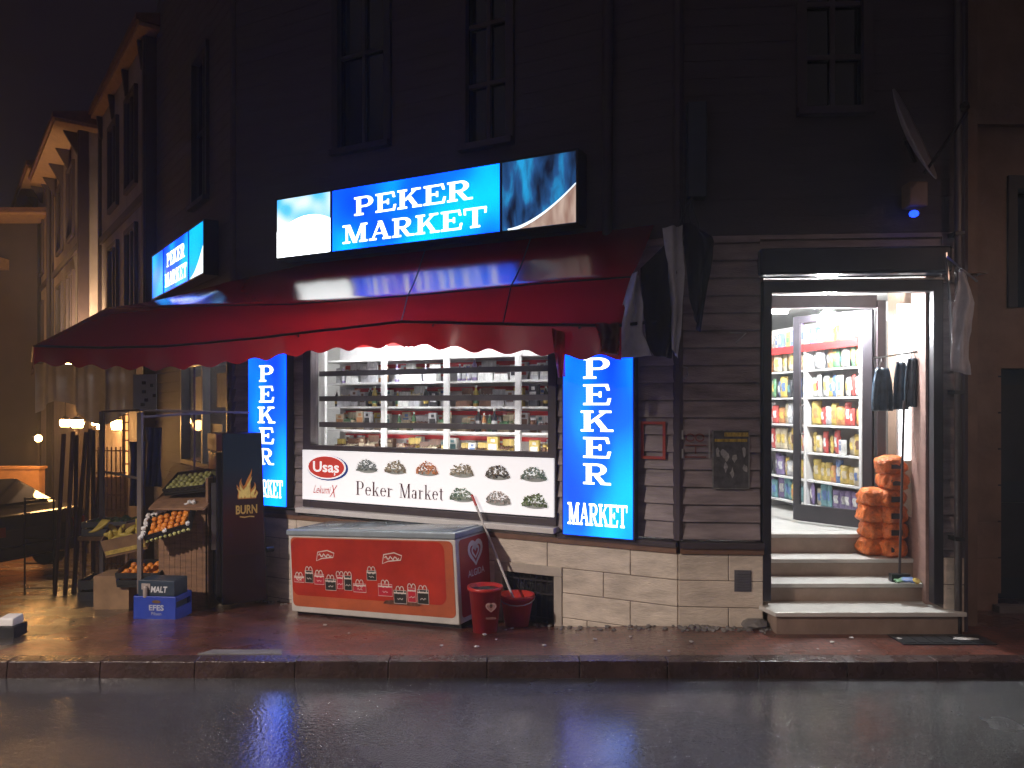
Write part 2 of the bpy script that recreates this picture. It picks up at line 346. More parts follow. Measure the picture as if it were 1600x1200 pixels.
# ================================================================== GROUND
m = MB(); m.grid(lambda a, b: (-30+60*a, -12+17.57*b, .028), 1, 1); struct(m.build('road', wet_asphalt()))
def pav(x0, x1, y0, y1, nx, ny, nm, mt):
    m = MB(); m.grid(lambda a, b: (x0+(x1-x0)*a, y0+(y1-y0)*b, g(x0+(x1-x0)*a, y0+(y1-y0)*b)), nx, ny); o = m.build(nm, mt, origin=(0,0,0)); return struct(o)
M_pave = wet_pavers('wet_red_pavers', (.24,.075,.05), (.18,.06,.042), (.07,.04,.035), 4, .18)
M_cob = wet_pavers('wet_cobbles', (.07,.055,.045), (.10,.075,.06), (.03,.025,.02), 5, .08, bstr=1.0)
pav(-3.95, 12, 5.72, 9.9, 60, 24, 'pavement', M_pave)
pav(-30, -3.95, 5.72, 60, 30, 60, 'side_street', M_cob)
m = MB(); m.grid(lambda a, b: (-60+120*a, -30+150*b, -6.2 if False else -.7), 1, 1)
# kerb stones
M_kerb = mat('kerb_stone', (.05,.028,.025), .28, var=.5, scale=4, bump=.4, rvar=.12)
m = MB(); x = -9.0; i = 0
while x < 9:
    l = .68+.05*random.uniform(-1, 1)
    m.hexa([(x+.0015,5.56+random.uniform(-.006,.006),-.05),(x+l-.0015,5.56+random.uniform(-.006,.006),-.05),(x+l-.0015,5.73,-.05),(x+.0015,5.73,-.05),
            (x+.0015,5.585,.145+random.uniform(-.004,.004)),(x+l-.0015,5.585,.145+random.uniform(-.004,.004)),(x+l-.0015,5.73,.147),(x+.0015,5.73,.147)])
    x += l
struct(m.build('kerb', M_kerb, bevel=.007))
m = MB(); m.box(LOC, -9, 9, -5.65, -5.5, -.06, -.03)
# pale worn slab on the kerb line
m = MB(); m.hexa([(-2.35,5.74,.1405),(-1.72,5.74,.1405),(-1.76,5.86,.135),(-2.28,5.86,.135),(-2.35,5.74,.152),(-1.72,5.74,.152),(-1.76,5.86,.146),(-2.28,5.86,.146)])
struct(m.build('pavement_patch', M_concrete))

# ================================================================== CORNER BUILDING
B = thing('corner_building', 'dark boarded corner building with a cream stone base, housing the lit shop', 'building', (PX, PY, 0))
def clap(mb, fr, u0, u1, z0, z1, v=0, h=.148, th=.03):
    if z0 > 3.4: th = .004
    z = z0
    while z < z1-.001:
        t = min(z+h, z1)
        mb.box(fr, u0, u1, v-.1, v, z, t)
        mb.hexa([fr.p(u0,v,z+.012), fr.p(u1,v,z+.012), fr.p(u1,v+th,z+.012), fr.p(u0,v+th,z+.012), fr.p(u0,v,t), fr.p(u1,v,t), fr.p(u1,v+.006,t), fr.p(u0,v+.006,t)])
        z = t
ZL = .80
lo = MB()
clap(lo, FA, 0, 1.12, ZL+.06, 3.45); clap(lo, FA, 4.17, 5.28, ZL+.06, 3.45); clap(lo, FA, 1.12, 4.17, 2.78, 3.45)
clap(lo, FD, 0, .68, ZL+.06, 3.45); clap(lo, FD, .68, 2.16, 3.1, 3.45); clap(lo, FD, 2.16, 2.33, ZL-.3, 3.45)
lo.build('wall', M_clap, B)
up = MB()
def upper(fr, u0, u1, z0, z1, wins):
    for (a, b, c, d) in wins:
        pass
    us = sorted({u0, u1} | {w_[0] for w_ in wins} | {w_[1] for w_ in wins})
    for a, b in zip(us, us[1:]):
        ws = [w_ for w_ in wins if w_[0] <= a+1e-6 and w_[1] >= b-1e-6]
        if not ws: clap(up, fr, a, b, z0, z1)
        else:
            w_ = ws[0]; clap(up, fr, a, b, z0, w_[2]); clap(up, fr, a, b, w_[3], z1)
winA = [(1.62, 2.12, 4.55, 6.3), (3.05, 3.72, 4.75, 6.75)]
winD = [(1.03, 1.55, 4.5, 6.3)]
winC = [(1.05, 1.75, 4.7, 6.6)]
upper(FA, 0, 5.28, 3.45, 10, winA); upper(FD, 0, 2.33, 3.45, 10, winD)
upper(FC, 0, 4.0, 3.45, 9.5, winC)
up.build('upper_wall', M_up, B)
def upwin(fr, w_, bars, mt):
    u0, u1, z0, z1 = w_
    f = MB(); t = .06
    f.box(fr, u0-.05, u1+.05, .0, .05, z1, z1+.08); f.box(fr, u0-.05, u1+.05, .0, .09, z0-.06, z0)
    f.box(fr, u0-.05, u0+.03, -.02, .045, z0, z1); f.box(fr, u1-.03, u1+.05, -.02, .045, z0, z1)
    fo = f.build('window', mt, B)
    s = MB()
    for k in range(1, 1+bars[0]): uu = u0+(u1-u0)*k/(bars[0]+1); s.box(fr, uu-.02, uu+.02, -.055, -.02, z0, z1)
    for k in range(1, 1+bars[1]): zz = z0+(z1-z0)*k/(bars[1]+1); s.box(fr, u0+.03, u1-.03, -.053, -.022, zz-.02, zz+.02)
    s.build('sash_bar', mt, fo)
    p = MB(); p.box(fr, u0, u1, -.08, -.06, z0, z1); p.build('pane', M_blkglass, fo)
M_upf = mat('upper_frame', (.08,.062,.072), .7)
upwin(FA, winA[0], (1, 2), M_upf); upwin(FA, winA[1], (1, 1), M_dark); upwin(FD, winD[0], (1, 3), M_upf); upwin(FC, winC[0], (1, 1), M_dark)
# corner posts
c = MB()
for fr, u, zz in ((FA, 0, ZL+.06), (FA, 5.28, ZL+.06), (FD, 2.33, .1)):
    c = MB(); c.tube([fr.p(u, .0, zz), fr.p(u, .0, 10)], .045, 8); c.build('corner_post', M_up, B)
# side wall C ground floor with window
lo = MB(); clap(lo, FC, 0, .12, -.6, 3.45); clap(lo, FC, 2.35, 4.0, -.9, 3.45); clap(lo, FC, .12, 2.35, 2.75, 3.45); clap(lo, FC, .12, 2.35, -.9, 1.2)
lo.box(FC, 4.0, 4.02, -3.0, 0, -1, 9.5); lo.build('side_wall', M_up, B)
# base: stone blocks
st = MB(); mo = MB()
def blocks(fr, u0, u1, z0, z1, skip=None, seed=1, bh=.225):
    rnd = random.Random(seed); z = z1; r = 0
    while z > z0:
        zb = max(z0, z-bh); u = u0
        first = True
        while u < u1-1e-4:
            l = rnd.uniform(.62, .95) if not first or r % 2 else .42
            first = False
            e = min(u+l, u1)
            if u1-e < .12: e = u1
            segs = [(u, e)]
            if skip and not (zb > skip[3]-1e-4 or z < skip[2]+1e-4):
                segs = [(a, b) for a, b in ((u, min(e, skip[0])), (max(u, skip[1]), e)) if b-a > .02]
            for a, b in segs:
                pr = rnd.uniform(0, .004)
                st.box(fr, a+.003, b-.003, -.04, .045+pr, zb+.003, z-.003)
            u = e
        z = zb; r += 1
gap = (1.06, 1.76, -.3, .52)
for args in ((FA, -.0085, 5.28, -.5, .75, gap, 3), (FD, -.007, .70, -.0, .75, None, 5), (FD, 2.16, 2.33, 0, .75, None, 8), (FC, 0.0, 4.0, -1.4, .75, None, 9)):
    st = MB(); blocks(*args); st.build('stone_base', M_cream, B, bevel=.006)
mo.box(FA, 0, 1.06, -.1, .04, -.5, .75); mo.box(FA, 1.76, 5.28, -.1, .04, -.5, .75); mo.box(FA, 1.06, 1.76, -.1, .04, .52, .75)
mo.box(FD, .005, .70, -.1, .04, 0, .75); mo.box(FD, 2.16, 2.33, -.1, .04, 0, .75)
mo.build('base_mortar', M_mortar, B)
tr = MB(); tr.box(FA, -.0, 5.28, -.05, .065, .752, .80); tr.box(FD, 0.01, .70, -.05, .066, .752, .80)
tr.build('brown_ledge', M_trim, B)
for args in ((FA, -.0, 1.10, -.05, .085, .803, .85), (FA, 4.2, 5.28, -.05, .085, .803, .85), (FD, 0.01, .70, -.05, .086, .803, .85)):
    tr = MB(); tr.box(*args); tr.build('dark_ledge', M_frameg, B)
# basement window (stone frame + grille)
fr_ = MB(); fr_.box(FA, 1.06, 1.14, -.1, .06, -.35, .44); fr_.box(FA, 1.68, 1.76, -.1, .06, -.35, .44); fr_.box(FA, 1.06, 1.76, -.1, .062, .442, .53)
bw = fr_.build('basement_window', mat('pale_stone_frame', (.5,.45,.38), .6, var=.15, bump=.2), B, bevel=.005)
gr = MB()
for i in range(9): gr.tube([FA.p(1.17+.06*i, -.0, -.2), FA.p(1.17+.06*i, -.0, .44)], .007, 6)
for z in (.02, .25, .37): gr.box(FA, 1.14, 1.68, -.008, .008, z, z+.015)
for i in range(5):
    u = 1.2+.105*i
    gr.tube([FA.p(u+.035*math.cos(t/6*math.pi), .0, .315+.035*math.sin(t/6*math.pi)) for t in range(13)], .005, 5)
gr.build('grille', M_iron, bw)
dk = MB(); dk.box(FA, 1.14, 1.68, -.1, -.07, -.35, .44); dk.build('pane', M_black, bw)
# vent cover low on the door-side wall
v = MB(); v.box(FD, .46, .60, .046, .055, .44, .62)
for i in range(7): v.box(FD, .475, .585, .055, .062, .455+.022*i, .467+.022*i)
tag(v.build('vent_cover', mat('grey_vent', (.12,.12,.14), .5)), 'small grey louvred vent cover on the stone base left of the steps', 'vent')

# --- shop window (facade A)
Wn = MB()
Wn.box(FA, 1.12, 1.20, -.08, .05, .90, 2.78); Wn.box(FA, 4.06, 4.17, -.08, .05, .90, 2.78); Wn.box(FA, 1.20, 4.06, -.08, .05, 2.70, 2.78)
Wn.box(FA, 1.20, 4.06, -.08, .05, 1.53, 1.575); Wn.box(FA, 1.20, 4.06, -.08, .05, .90, .965)
sw = Wn.build('shop_window', M_frameg, B, bevel=.004)
p = MB(); p.box(FA, 1.20, 4.06, -.03, -.024, 1.575, 2.70); p.build('pane', M_glass, sw)
s_ = MB(); s_.box(FA, 1.10, 4.19, -.05, .15, .845, .897); s_.build('window_sill', M_white, sw, bevel=.006)
r_ = MB()
for z in (1.80, 2.085, 2.36): r_.box(FA, 1.20, 4.06, -.115, -.09, z-.028, z+.028)
r_.build('rail', mat('rail_grey', (.13,.12,.13), .45), sw)
bk = MB(); bk.box(FA, 1.20, 4.06, -.09, -.05, .965, 1.53); bk.build('lower_panel', M_frameg, sw)
# side window on C
sc = MB(); sc.box(FC, .12, .17, -.06, .04, 1.2, 2.75); sc.box(FC, 2.30, 2.35, -.06, .04, 1.2, 2.75); sc.box(FC, .17, 2.30, -.06, .04, 2.69, 2.75); sc.box(FC, .17, 2.30, -.06, .04, 1.2, 1.26); sc.box(FC, 1.2, 1.25, -.06, .038, 1.26, 2.69)
sw2 = sc.build('side_window', M_frameg, B)
p = MB(); p.box(FC, .17, 2.30, -.03, -.024, 1.26, 2.69); p.build('pane', M_glass, sw2)

# --- door recess
DX0, DX1 = 2.15, 3.5
dw = MB()
dw.box(FD, .70, .765, -.05, .05, .36, 3.06); dw.box(FD, 2.085, 2.16, -.05, .05, .36, 3.06); dw.box(FD, .765, 2.085, -.05, .05, 2.955, 3.06)
dfr = dw.build('door_frame', M_dark, B, bevel=.006)
sh = MB(); sh.box(FD, .66, 2.2, -.12, .12, 3.10, 3.32); sh.build('shutter_box', mat('shutter_navy', (.035,.04,.06), .3, .3), B, bevel=.02)
lt = MB(); lt.box(FD, .70, 2.16, .05, .062, 3.05, 3.064); lt.build('glare_strip', M_metal, dfr)  # bright metal strip drawing the glare line above the door
rw = MB(); rw.b(DX0-.07, DX0-.0, 6.56, 7.2, .1, 3.2); rw.hexa([(3.50,6.5,.1),(3.56,6.48,.1),(3.66,6.9,.1),(3.60,6.92,.1),(3.50,6.5,3.2),(3.56,6.48,3.2),(3.66,6.9,3.2),(3.60,6.92,3.2)]); rw.hexa([(3.60,6.92,.1),(3.66,6.9,.1),(3.56,7.34,.1),(3.5,7.32,.1),(3.60,6.92,1.0),(3.66,6.9,1.0),(3.56,7.34,1.0),(3.5,7.32,1.0)]); rw.build('recess_wall', mat('recess_wood', (.32,.20,.17), .5, var=.2, scale=3, stretch=(1,1,5)), B)
gp = MB(); gp.hexa([(3.61,6.93,1.0),(3.616,6.93,1.0),(3.526,7.3,1.0),(3.52,7.3,1.0),(3.61,6.93,3.0),(3.616,6.93,3.0),(3.526,7.3,3.0),(3.52,7.3,3.0)]); gp.build('side_glass', M_glass, B)
pf = MB(); pf.b(3.44, 3.52, 7.23, 7.31, .81, 3.0); pf.b(DX0, 3.44, 7.24, 7.30, 2.93, 3.05); pf.build('inner_frame', M_frameg, B)
# interior room shell
rm = MB()
rm.face([(DX0-.02,7.15,.81),(4.0,7.15,.81),(4.0,11.5,.81),(-4.95,11.5,.81),(-3.25,9.2,.81),(.9,7.0,.81),(DX0-.02,6.75,.81)]); rm.build('shop_floor', mat('white_floor_tile', (.62,.61,.57), .25, var=.1, scale=3), B)
rm = MB(); rm.b(DX0-.01, 3.5, 7.13, 7.16, .63, .808); rm.build('threshold_riser', M_riser, B)
rm = MB(); rm.face([(1.3,6.62,3.12),(4.0,6.45,3.12),(4.0,11.5,3.12),(-4.95,11.5,3.12),(-3.2,9.15,3.12)]); rm.build('shop_ceiling', M_int, B)
rm = MB(); rm.b(-5.0, 4.05, 11.5, 11.56, .8, 3.12); rm.b(4.0, 4.04, 7.62, 11.5, .1, 3.12)
rm.build('shop_inner_wall', M_int, B)
# door leaf (opens inward, hinged right)
H = Vector((3.42, 7.27, .83)); E = Vector((2.90, 7.90, .83)); dl = (E-H).length
FL = Fr((H.x, H.y), (E.x-H.x, E.y-H.y))
d_ = MB(); d_.box(FL, 0, .09, -.02, .02, .84, 2.92); d_.box(FL, dl-.07, dl, -.02, .02, .84, 2.92); d_.box(FL, .09, dl-.07, -.02, .02, .84, 1.0); d_.box(FL, .09, dl-.07, -.02, .02, 2.85, 2.92)
dr = d_.build('glass_door', M_dark, B, bevel=.004)
p = MB(); p.box(FL, .09, dl-.07, -.003, .003, 1.0, 2.85); p.build('pane', M_glass, dr)
hd = MB(); hd.tube([FL.p(dl-.12, .03, 1.72), FL.p(dl-.12, .07, 1.73), FL.p(dl-.12, .07, 2.0), FL.p(dl-.12, .03, 2.01)], .012, 8); hd.build('handle', M_metal, dr)

# --- steps
stp = thing('entrance_steps', 'worn marble entrance steps with brown risers below the open shop door', 'steps', (2.8, 6.3, .14))
def tread(x0, x1, y0, y1, z):
    m = MB(); m.b(x0, x1, y0-.02, y1, z-.035, z); m.build('tread', M_marble, stp, bevel=.006)
def riser(x0, x1, y0, y1, z0, z1):
    m = MB(); m.b(x0, x1, y0, y1, z0, z1); m.build('riser', M_riser, stp)
riser(2.16, 3.64, 6.27, 6.62, .0, .287); 
m = MB(); m.hexa([(2.14,6.24,.288),(3.70,6.24,.288),(3.60,6.62,.288),(2.04,6.62,.288),(2.14,6.24,.325),(3.70,6.24,.325),(3.60,6.62,.325),(2.04,6.62,.325)]); m.build('tread', M_marble, stp, bevel=.006)
riser(2.10, 3.62, 6.6, 6.9, .1, .445); tread(2.12, 3.56, 6.6, 6.9, .482)
riser(2.16, 3.60, 6.88, 7.15, .3, .60); tread(2.155, 3.6, 6.88, 7.16, .637)
tread(2.155, 3.498, 7.14, 7.3, .815+.003)
m = MB(); m.blob((2.04,6.47,.17), .10, (1.2,1,.5), 2, .12); m.build('cement_footing', M_concrete, stp)

# ================================================================== RIGHT NEIGHBOUR
NB = thing('neighbour_house', 'brown plastered house right of the shop with a dark double door', 'house', (5.5, 7.0, .14))
M_npl = mat('brown_plaster', (.26,.17,.12), .8, var=.3, scale=2, bump=.4, bscale=14)
m = MB(); m.b(3.93, 4.42, 7.0, 7.6, 0, 10); m.b(4.42, 8, 7.0, 7.6, 3.96, 10) if False else None
NBF = Fr((3.93, 7.0), (1, 0), 1)
m = MB(); m.box(NBF, 0, .50, -.6, 0, 0, 10); m.box(NBF, .50, 4.0, -.6, 0, 2.35, 2.9); m.box(NBF, .62, 4.0, -.6, 0, 2.9, 10) if False else None
m.box(NBF, .5, .58, -.6, 0, 2.9, 10); m.box(NBF, 1.6, 4, -.6, 0, 0, 2.35); m.box(NBF, .58, 4, -.6, 0, 4.1, 10); m.box(NBF, 1.4, 4, -.6, 0, 2.9, 4.1)
for k in range(7): m.box(NBF, .0, .52, 0, .012, .3+.33*k, .3+.33*k+.315)
m.build('wall', M_npl, NB)
m = MB(); m.box(NBF, 0, 4, 0, .06, 4.55, 4.68); m.build('string_course', M_npl, NB)
m = MB(); m.box(NBF, .5, 1.6, -.25, -.2, .2, 2.35)
dd = m.build('door', mat('navy_door', (.02,.025,.04), .45), NB)
m = MB(); m.box(NBF, .5, .56, -.2, -.12, .2, 2.35); m.box(NBF, 1.05, 1.1, -.2, -.16, .2, 2.35); m.box(NBF, .62, 1.0, -.2, -.18, .4, 1.1); m.box(NBF, .62, 1.0, -.2, -.18, 1.3, 2.2); m.build('door_panel', M_dark, dd)
m = MB(); m.box(NBF, .58, 1.4, -.2, -.15, 2.9, 4.1); wn = m.build('window', M_blkglass, NB)
m = MB(); m.box(NBF, .58, .66, -.15, .03, 2.9, 4.1); m.box(NBF, .95, 1.0, -.15, -.1, 2.9, 4.1); m.box(NBF, .66, 1.4, -.15, .02, 3.98, 4.1); m.build('frame', M_dark, wn)
m = MB(); m.box(NBF, .45, 4, 0, .10, .06, .2); m.build('door_step', M_concrete, NB)
# return wall between shop and neighbour
m = MB(); m.b(3.72, 3.94, 6.50, 7.6, 0, 10) ; m.build('return_wall', M_npl, B)
# rain pipe
m = MB(); m.tube([(3.66,6.30,.14),(3.66,6.30,6.5)], .028, 10)
dp = tag(m.build('drain_pipe', mat('dull_pipe', (.16,.14,.14), .4, .3), smooth=True), 'slim grey drain pipe right of the shop door', 'pipe')
for z in (.9, 2.1, 3.4):
    m = MB(); m.b(3.62, 3.70, 6.27, 6.38, z, z+.03); m.build('pipe_clip', M_iron, dp)

# ================================================================== ILLUMINATED SIGNS
BLUE = [(.30,(.0,.09,3.2)),(.46,(.0,.22,4.2)),(.56,(.0,.50,4.8)),(.72,(.0,.9,5))]
M_blue = glow('lit_blue_film', BLUE, 1.3, 1.0, detail=1)
M_blue2 = glow('lit_blue_film_tall', BLUE, 1.6, .9, stretch=(1.3,1.3,.45), detail=1)
M_pale = glow('lit_pale_picture', [(.34,(.0,.30,1.3)),(.48,(.15,.75,1.3)),(.62,(1.2,1.3,1.3))], 2.2, 1.0, detail=1)
M_wave = glow('dim_wave_picture', [(.32,(.004,.006,.02)),(.5,(.02,.1,.3)),(.66,(.02,.42,.85))], 2.4, .9, stretch=(3,3,.9), detail=6, dist=.4)
M_wave2 = glow('bright_wave_picture', [(.3,(.0,.12,1.2)),(.6,(.0,.6,1.6))], 1.2, 1.2, detail=1)
M_sand = glow('lit_sand_corner', [(.3,(.35,.17,.12)),(.7,(.75,.55,.45))], 3, .8, stretch=(4,4,1))
M_line = mat('lit_white_line', (1,1,1), .4, var=0, emis=(.8,.95,1), es=1.6)
def lightbox(fr, cuts, z0, z1, v0, v1, label, pale, wave, sand, flip=False):
    c = fr.p((cuts[0]+cuts[-1])/2, 0, z0)
    t = thing('light_box_sign', label, 'lit sign', c, group='lit box signs above the awning')
    m = MB(); f = .02
    m.box(fr, cuts[0]-f, cuts[-1]+f, v0, v1-.012, z0-f, z1+f)
    m.box(fr, cuts[0]-f, cuts[-1]+f, v1-.012, v1+.006, z1, z1+f); m.box(fr, cuts[0]-f, cuts[-1]+f, v1-.012, v1+.006, z0-f, z0)
    m.box(fr, cuts[0]-f, cuts[0], v1-.012, v1+.006, z0, z1); m.box(fr, cuts[3], cuts[3]+f, v1-.012, v1+.006, z0, z1)
    for q in cuts[1:3]: m.box(fr, q-.012, q+.012, v1-.012, v1+.008, z0, z1)
    m.build('case', M_dark, t)
    for k, mt in ((0, wave), (1, M_blue), (2, pale)):
        a, b = cuts[k], cuts[k+1]
        if k: a += .012
        if k < 2: b -= .012
        m = MB(); m.box(fr, a, b, v1-.011, v1, z0, z1); po = m.build(('picture_panel', 'name_panel', 'picture_panel')[k], mt, t)
        if k == 0:
            # sand corner below a curved shoreline, with a bright line along it
            n = 14; pts = [(a+(b-a)*(i/n), z0+(z1-z0)*(.62*(1-(i/n))**1.0-.0 + -.62*0)) for i in range(n+1)]
            arc = [(a+(b-a)*.86*math.sin(i/n*math.pi/2), z0+.02+(z1-z0)*.60*math.cos(i/n*math.pi/2)) for i in range(n+1)]
            arc = [(a+(b-a)*(i/n)*.92, z0+(z1-z0)*.55*(1-i/n)**1.7) for i in range(n+1)]
            m = MB(); m.face([fr.p(a+.002, v1+.002, z0+.002)] + [fr.p(q[0]+.002, v1+.002, q[1]+.002) for q in arc]); m.build('shore_print', sand, po)
            m = MB(); ribbon(m, fr, arc, [.010+.02*(i/n) for i in range(n+1)], v1+.003); m.build('shore_line', M_line, po)
        if k == 2:
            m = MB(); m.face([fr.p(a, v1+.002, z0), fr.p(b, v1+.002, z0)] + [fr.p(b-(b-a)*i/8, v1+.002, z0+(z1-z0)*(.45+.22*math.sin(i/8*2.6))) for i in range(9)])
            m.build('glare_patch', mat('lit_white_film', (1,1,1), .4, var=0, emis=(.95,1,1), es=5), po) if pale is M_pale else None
    uc = (cuts[1]+cuts[2])/2; wd = cuts[2]-cuts[1]; h = z1-z0
    m = MB(); letters(m, fr, 'PEKER', uc, z0+.535*h, .30*h, v1+.003, maxw=wd*.70); m.build('lettering', M_wlet, t)
    m = MB(); letters(m, fr, 'MARKET', uc, z0+.10*h, .30*h, v1+.003, maxw=wd*.85); m.build('lettering', M_wlet, t)
    return t
lightbox(FA, (.85, 1.60, 3.617, 4.38), 3.62, 4.25, .03, .22, 'long blue lit box sign over the shop window, beach picture dimmed at one end', M_pale, M_wave, M_sand)
lightbox(FC, (.53, 1.22, 2.62, 3.35), 3.62, 4.25, .03, .20, 'blue lit box sign seen at a steep angle on the side street wall', M_wave2, M_wave2, M_line)
def tallsign(fr, u0, u1, z0, z1, v0, v1, label):
    t = thing('vertical_sign', label, 'lit sign', fr.p((u0+u1)/2, 0, z0), group='tall blue signs beside the window')
    m = MB(); f = .015
    m.box(fr, u0-f, u1+f, v0, v1-.01, z0-f, z1+f); m.build('case', M_dark, t)
    m = MB(); m.box(fr, u0, u1, v1-.009, v1, z0, z1); m.build('face_panel', M_blue2, t)
    m = MB(); uc = (u0+u1)/2; wd = u1-u0; h = z1-z0
    for i, c in enumerate('PEKER'): letters(m, fr, c, uc, z0+h*(.825-.1375*i-.005), .108*h, v1+.003, maxw=wd*(.40 if c != 'K' else .47))
    m.build('lettering', M_wlet, t); m = MB()
    letters(m, fr, 'MARKET', uc, z0+.055*h, .115*h, v1+.003, maxw=wd*.86, gap=-.02)
    m.build('lettering', M_wlet, t)
    return t
tallsign(FA, .361, 1.009, .855, 2.55, .03, .14, 'tall blue lit sign right of the shop window, its whole front showing')
tallsign(FA, 4.335, 4.895, .895, 2.58, .03, .14, 'narrower tall blue lit sign left of the shop window, partly behind the black cooler')

# ================================================================== PRODUCT BANNER PANEL
def banner():
    u0, u1, z0, z1, v = 1.135, 4.155, .985, 1.525, .07
    t = thing('product_banner', 'white banner under the shop window with red oval logo and heaps of nuts', 'banner', FA.p((u0+u1)/2, 0, z0))
    m = MB(); m.box(FA, u0, u1, .052, v, z0, z1); m.build('backing', mat('emissive_white_board', (.85,.85,.85), .35, var=.02, emis=(1,.98,1), es=.62), t)  # board has a weak, even emission of its own
    L_ = u1-u0
    def U(f): return u1-L_*f           # f: fraction from viewer's left
    # oval logo
    c = U(.112); zc = z0+.67*(z1-z0)
    m = MB(); m.cur = 0; ell(m, FA, c-.015, zc-.008, .285, .137, v+.002); m.cur = 1; ell(m, FA, c, zc, .27, .13, v+.004); m.cur = 2; ell(m, FA, c, zc, .25, .116, v+.006)
    m.cur = 1; sans(m, FA, 'Usas', c, zc-.055, .115, v+.009, bold=.02, maxw=.36); ribbon(m, FA, [(c-.115, zc-.055), (c-.125, zc-.075), (c-.112, zc-.082)], .014, v+.009)
    m.build('oval_logo', [mat('logo_blue', (.02,.05,.2), .4, emis=(.02,.05,.25), es=.4), mat('logo_white', (.9,.9,.9), .4, var=0, emis=(1,1,1), es=.6), mat('logo_red', (.5,.04,.03), .4, emis=(.6,.05,.03), es=.5)], t)
    m = MB(); sans(m, FA, 'Lekumi', U(.093), z0+.14*(z1-z0), .085, v+.003, bold=.0, shear=.5, maxw=.25); sans(m, FA, 'X', U(.145), z0+.08*(z1-z0), .13, v+.004, shear=.5, maxw=.11)
    m.build('script_lettering', mat('print_red', (.45,.05,.04), .4, emis=(.5,.06,.05), es=.35), t)
    for wd_, uc_, ww_ in (('peker', U(.324), .475), ('market', U(.518), .53)):
        m = MB(); letters(m, FA, wd_, uc_, z0+.16*(z1-z0), .145, v+.003, maxw=ww_); m.build('name_lettering', mat('print_maroon', (.10,.02,.03), .4), t)
    cols = [((.10,.12,.12),(.25,.28,.27)), ((.2,.15,.09),(.45,.38,.27)), ((.42,.14,.05),(.65,.3,.14)), ((.45,.38,.28),(.18,.15,.1)), ((.04,.035,.03),(.2,.15,.1)), ((.1,.16,.12),(.35,.36,.3)),
            ((.10,.16,.11),(.30,.34,.26)), ((.5,.42,.38),(.2,.2,.18)), ((.06,.09,.03),(.18,.24,.1))]
    pos = [(.294,.73),(.415,.73),(.543,.73),(.677,.73),(.807,.72),(.935,.72),(.677,.29),(.811,.27),(.937,.26)]
    for (fx, fz), (ca, cb), i in zip(pos, cols, range(9)):
        m = MB(); cu, cz = U(fx), z0+fz*(z1-z0); rnd = random.Random(i)
        m.cur = 2; ell(m, FA, cu, cz-.045, .125, .03, v+.001)
        for k in range(170):
            a = rnd.uniform(-1, 1); b = rnd.uniform(0, 1)**.9*math.sqrt(max(0, 1-a*a))
            uu, zz = cu+a*.13, cz-.05+b*.125*(1-.15*rnd.random()); rr = rnd.uniform(.006, .014)
            m.cur = rnd.choice((0, 0, 0, 1, 1, 3)); an = rnd.uniform(0, 6.28)
            m.face([FA.p(uu+rr*math.cos(an+q*1.2566)*rnd.uniform(.7,1.3), v+.002+.0001*k, zz+rr*.8*math.sin(an+q*1.2566)) for q in range(5)])
        nm = 'nut_print'
        m.build(nm, [mat('nut%da' % i, ca, .5, var=.3, emis=ca, es=.25), mat('nut%db' % i, cb, .5, var=.3, emis=cb, es=.25), mat('print_shadow', (.5,.55,.53), .5), mat('print_highlight', (.36,.36,.31), .5)], t)
banner()

# ================================================================== AWNING
M_awn = fabric('red_awning_cloth', (.045,.003,.006), (.60,.014,.022), .38, gloss=1.0, rough=.2, bump=.05)
M_awn.node_tree.nodes['Principled BSDF'].inputs['Coat Weight'].default_value = .9
M_awn.node_tree.nodes['Principled BSDF'].inputs['Coat Roughness'].default_value = .13
M_awn.node_tree.nodes['Principled BSDF'].inputs['Coat IOR'].default_value = 1.8
barA = [(.2, 2.62), (1.16, 2.68), (2.22, 2.755), (3.1, 2.72), (3.62, 2.70)]
def interp(tab, x):
    for (a, b), (c, d) in zip(tab, tab[1:]):
        if x <= c: return b+(d-b)*max(0, (x-a)/(c-a))
    return tab[-1][1]
aw = thing('shop_awning', 'dark red scalloped awning over the shop window and round the corner', 'awning', FA.p(2.6, 0, 3.4))
# stations along the awning: (wall point, fold point, bar point)
cornB = Vector((-5.2, 8.35, 2.66)); farB = Vector((-7.0, 11.2, 2.66))
stn = []
N1 = 40
for i in range(N1+1):
    u = .2+(3.62-.2)*i/N1; zb = interp(barA, u)
    stn.append((FA.p(min(u*1.15-.03, 5.2), .05, 3.56), FA.p(u*1.05, .62, 3.035+.006*math.sin(u*2)), FA.p(u, .88, zb)))
A_end = stn[-1]
N2 = 26
for i in range(1, N2+1):
    t = i/N2
    wallp = A_end[0].lerp(FC.p(1.9, .05, 3.5), t) if t > .35 else A_end[0].lerp(FC.p(1.9, .05, 3.5), t)
    foldp = A_end[1].lerp(Vector((-4.75, 9.0, 3.16)), t); b = A_end[2].lerp(cornB, t); b.z -= .06*math.sin(math.pi*t)
    if 0 < t < .5:  # keep clear of the corner
        wallp = A_end[0].lerp(Q + Vector((-.06, -.08, 3.44)), t*2)
    elif t >= .5: wallp = (Q + Vector((-.06, -.08, 3.44))).lerp(FC.p(1.9, .05, 3.55), (t-.5)*2)
    stn.append((wallp, foldp, b))
C_beg = stn[-1]
N3 = 18
for i in range(1, N3+1):
    t = i/N3
    stn.append((C_beg[0].lerp(FC.p(3.9, .05, 3.62), t), C_beg[1].lerp(Vector((-6.3, 11.5, 3.2)), t), C_beg[2].lerp(farB, t)))
cm = MB(); nS = len(stn)-1; cols_ = []
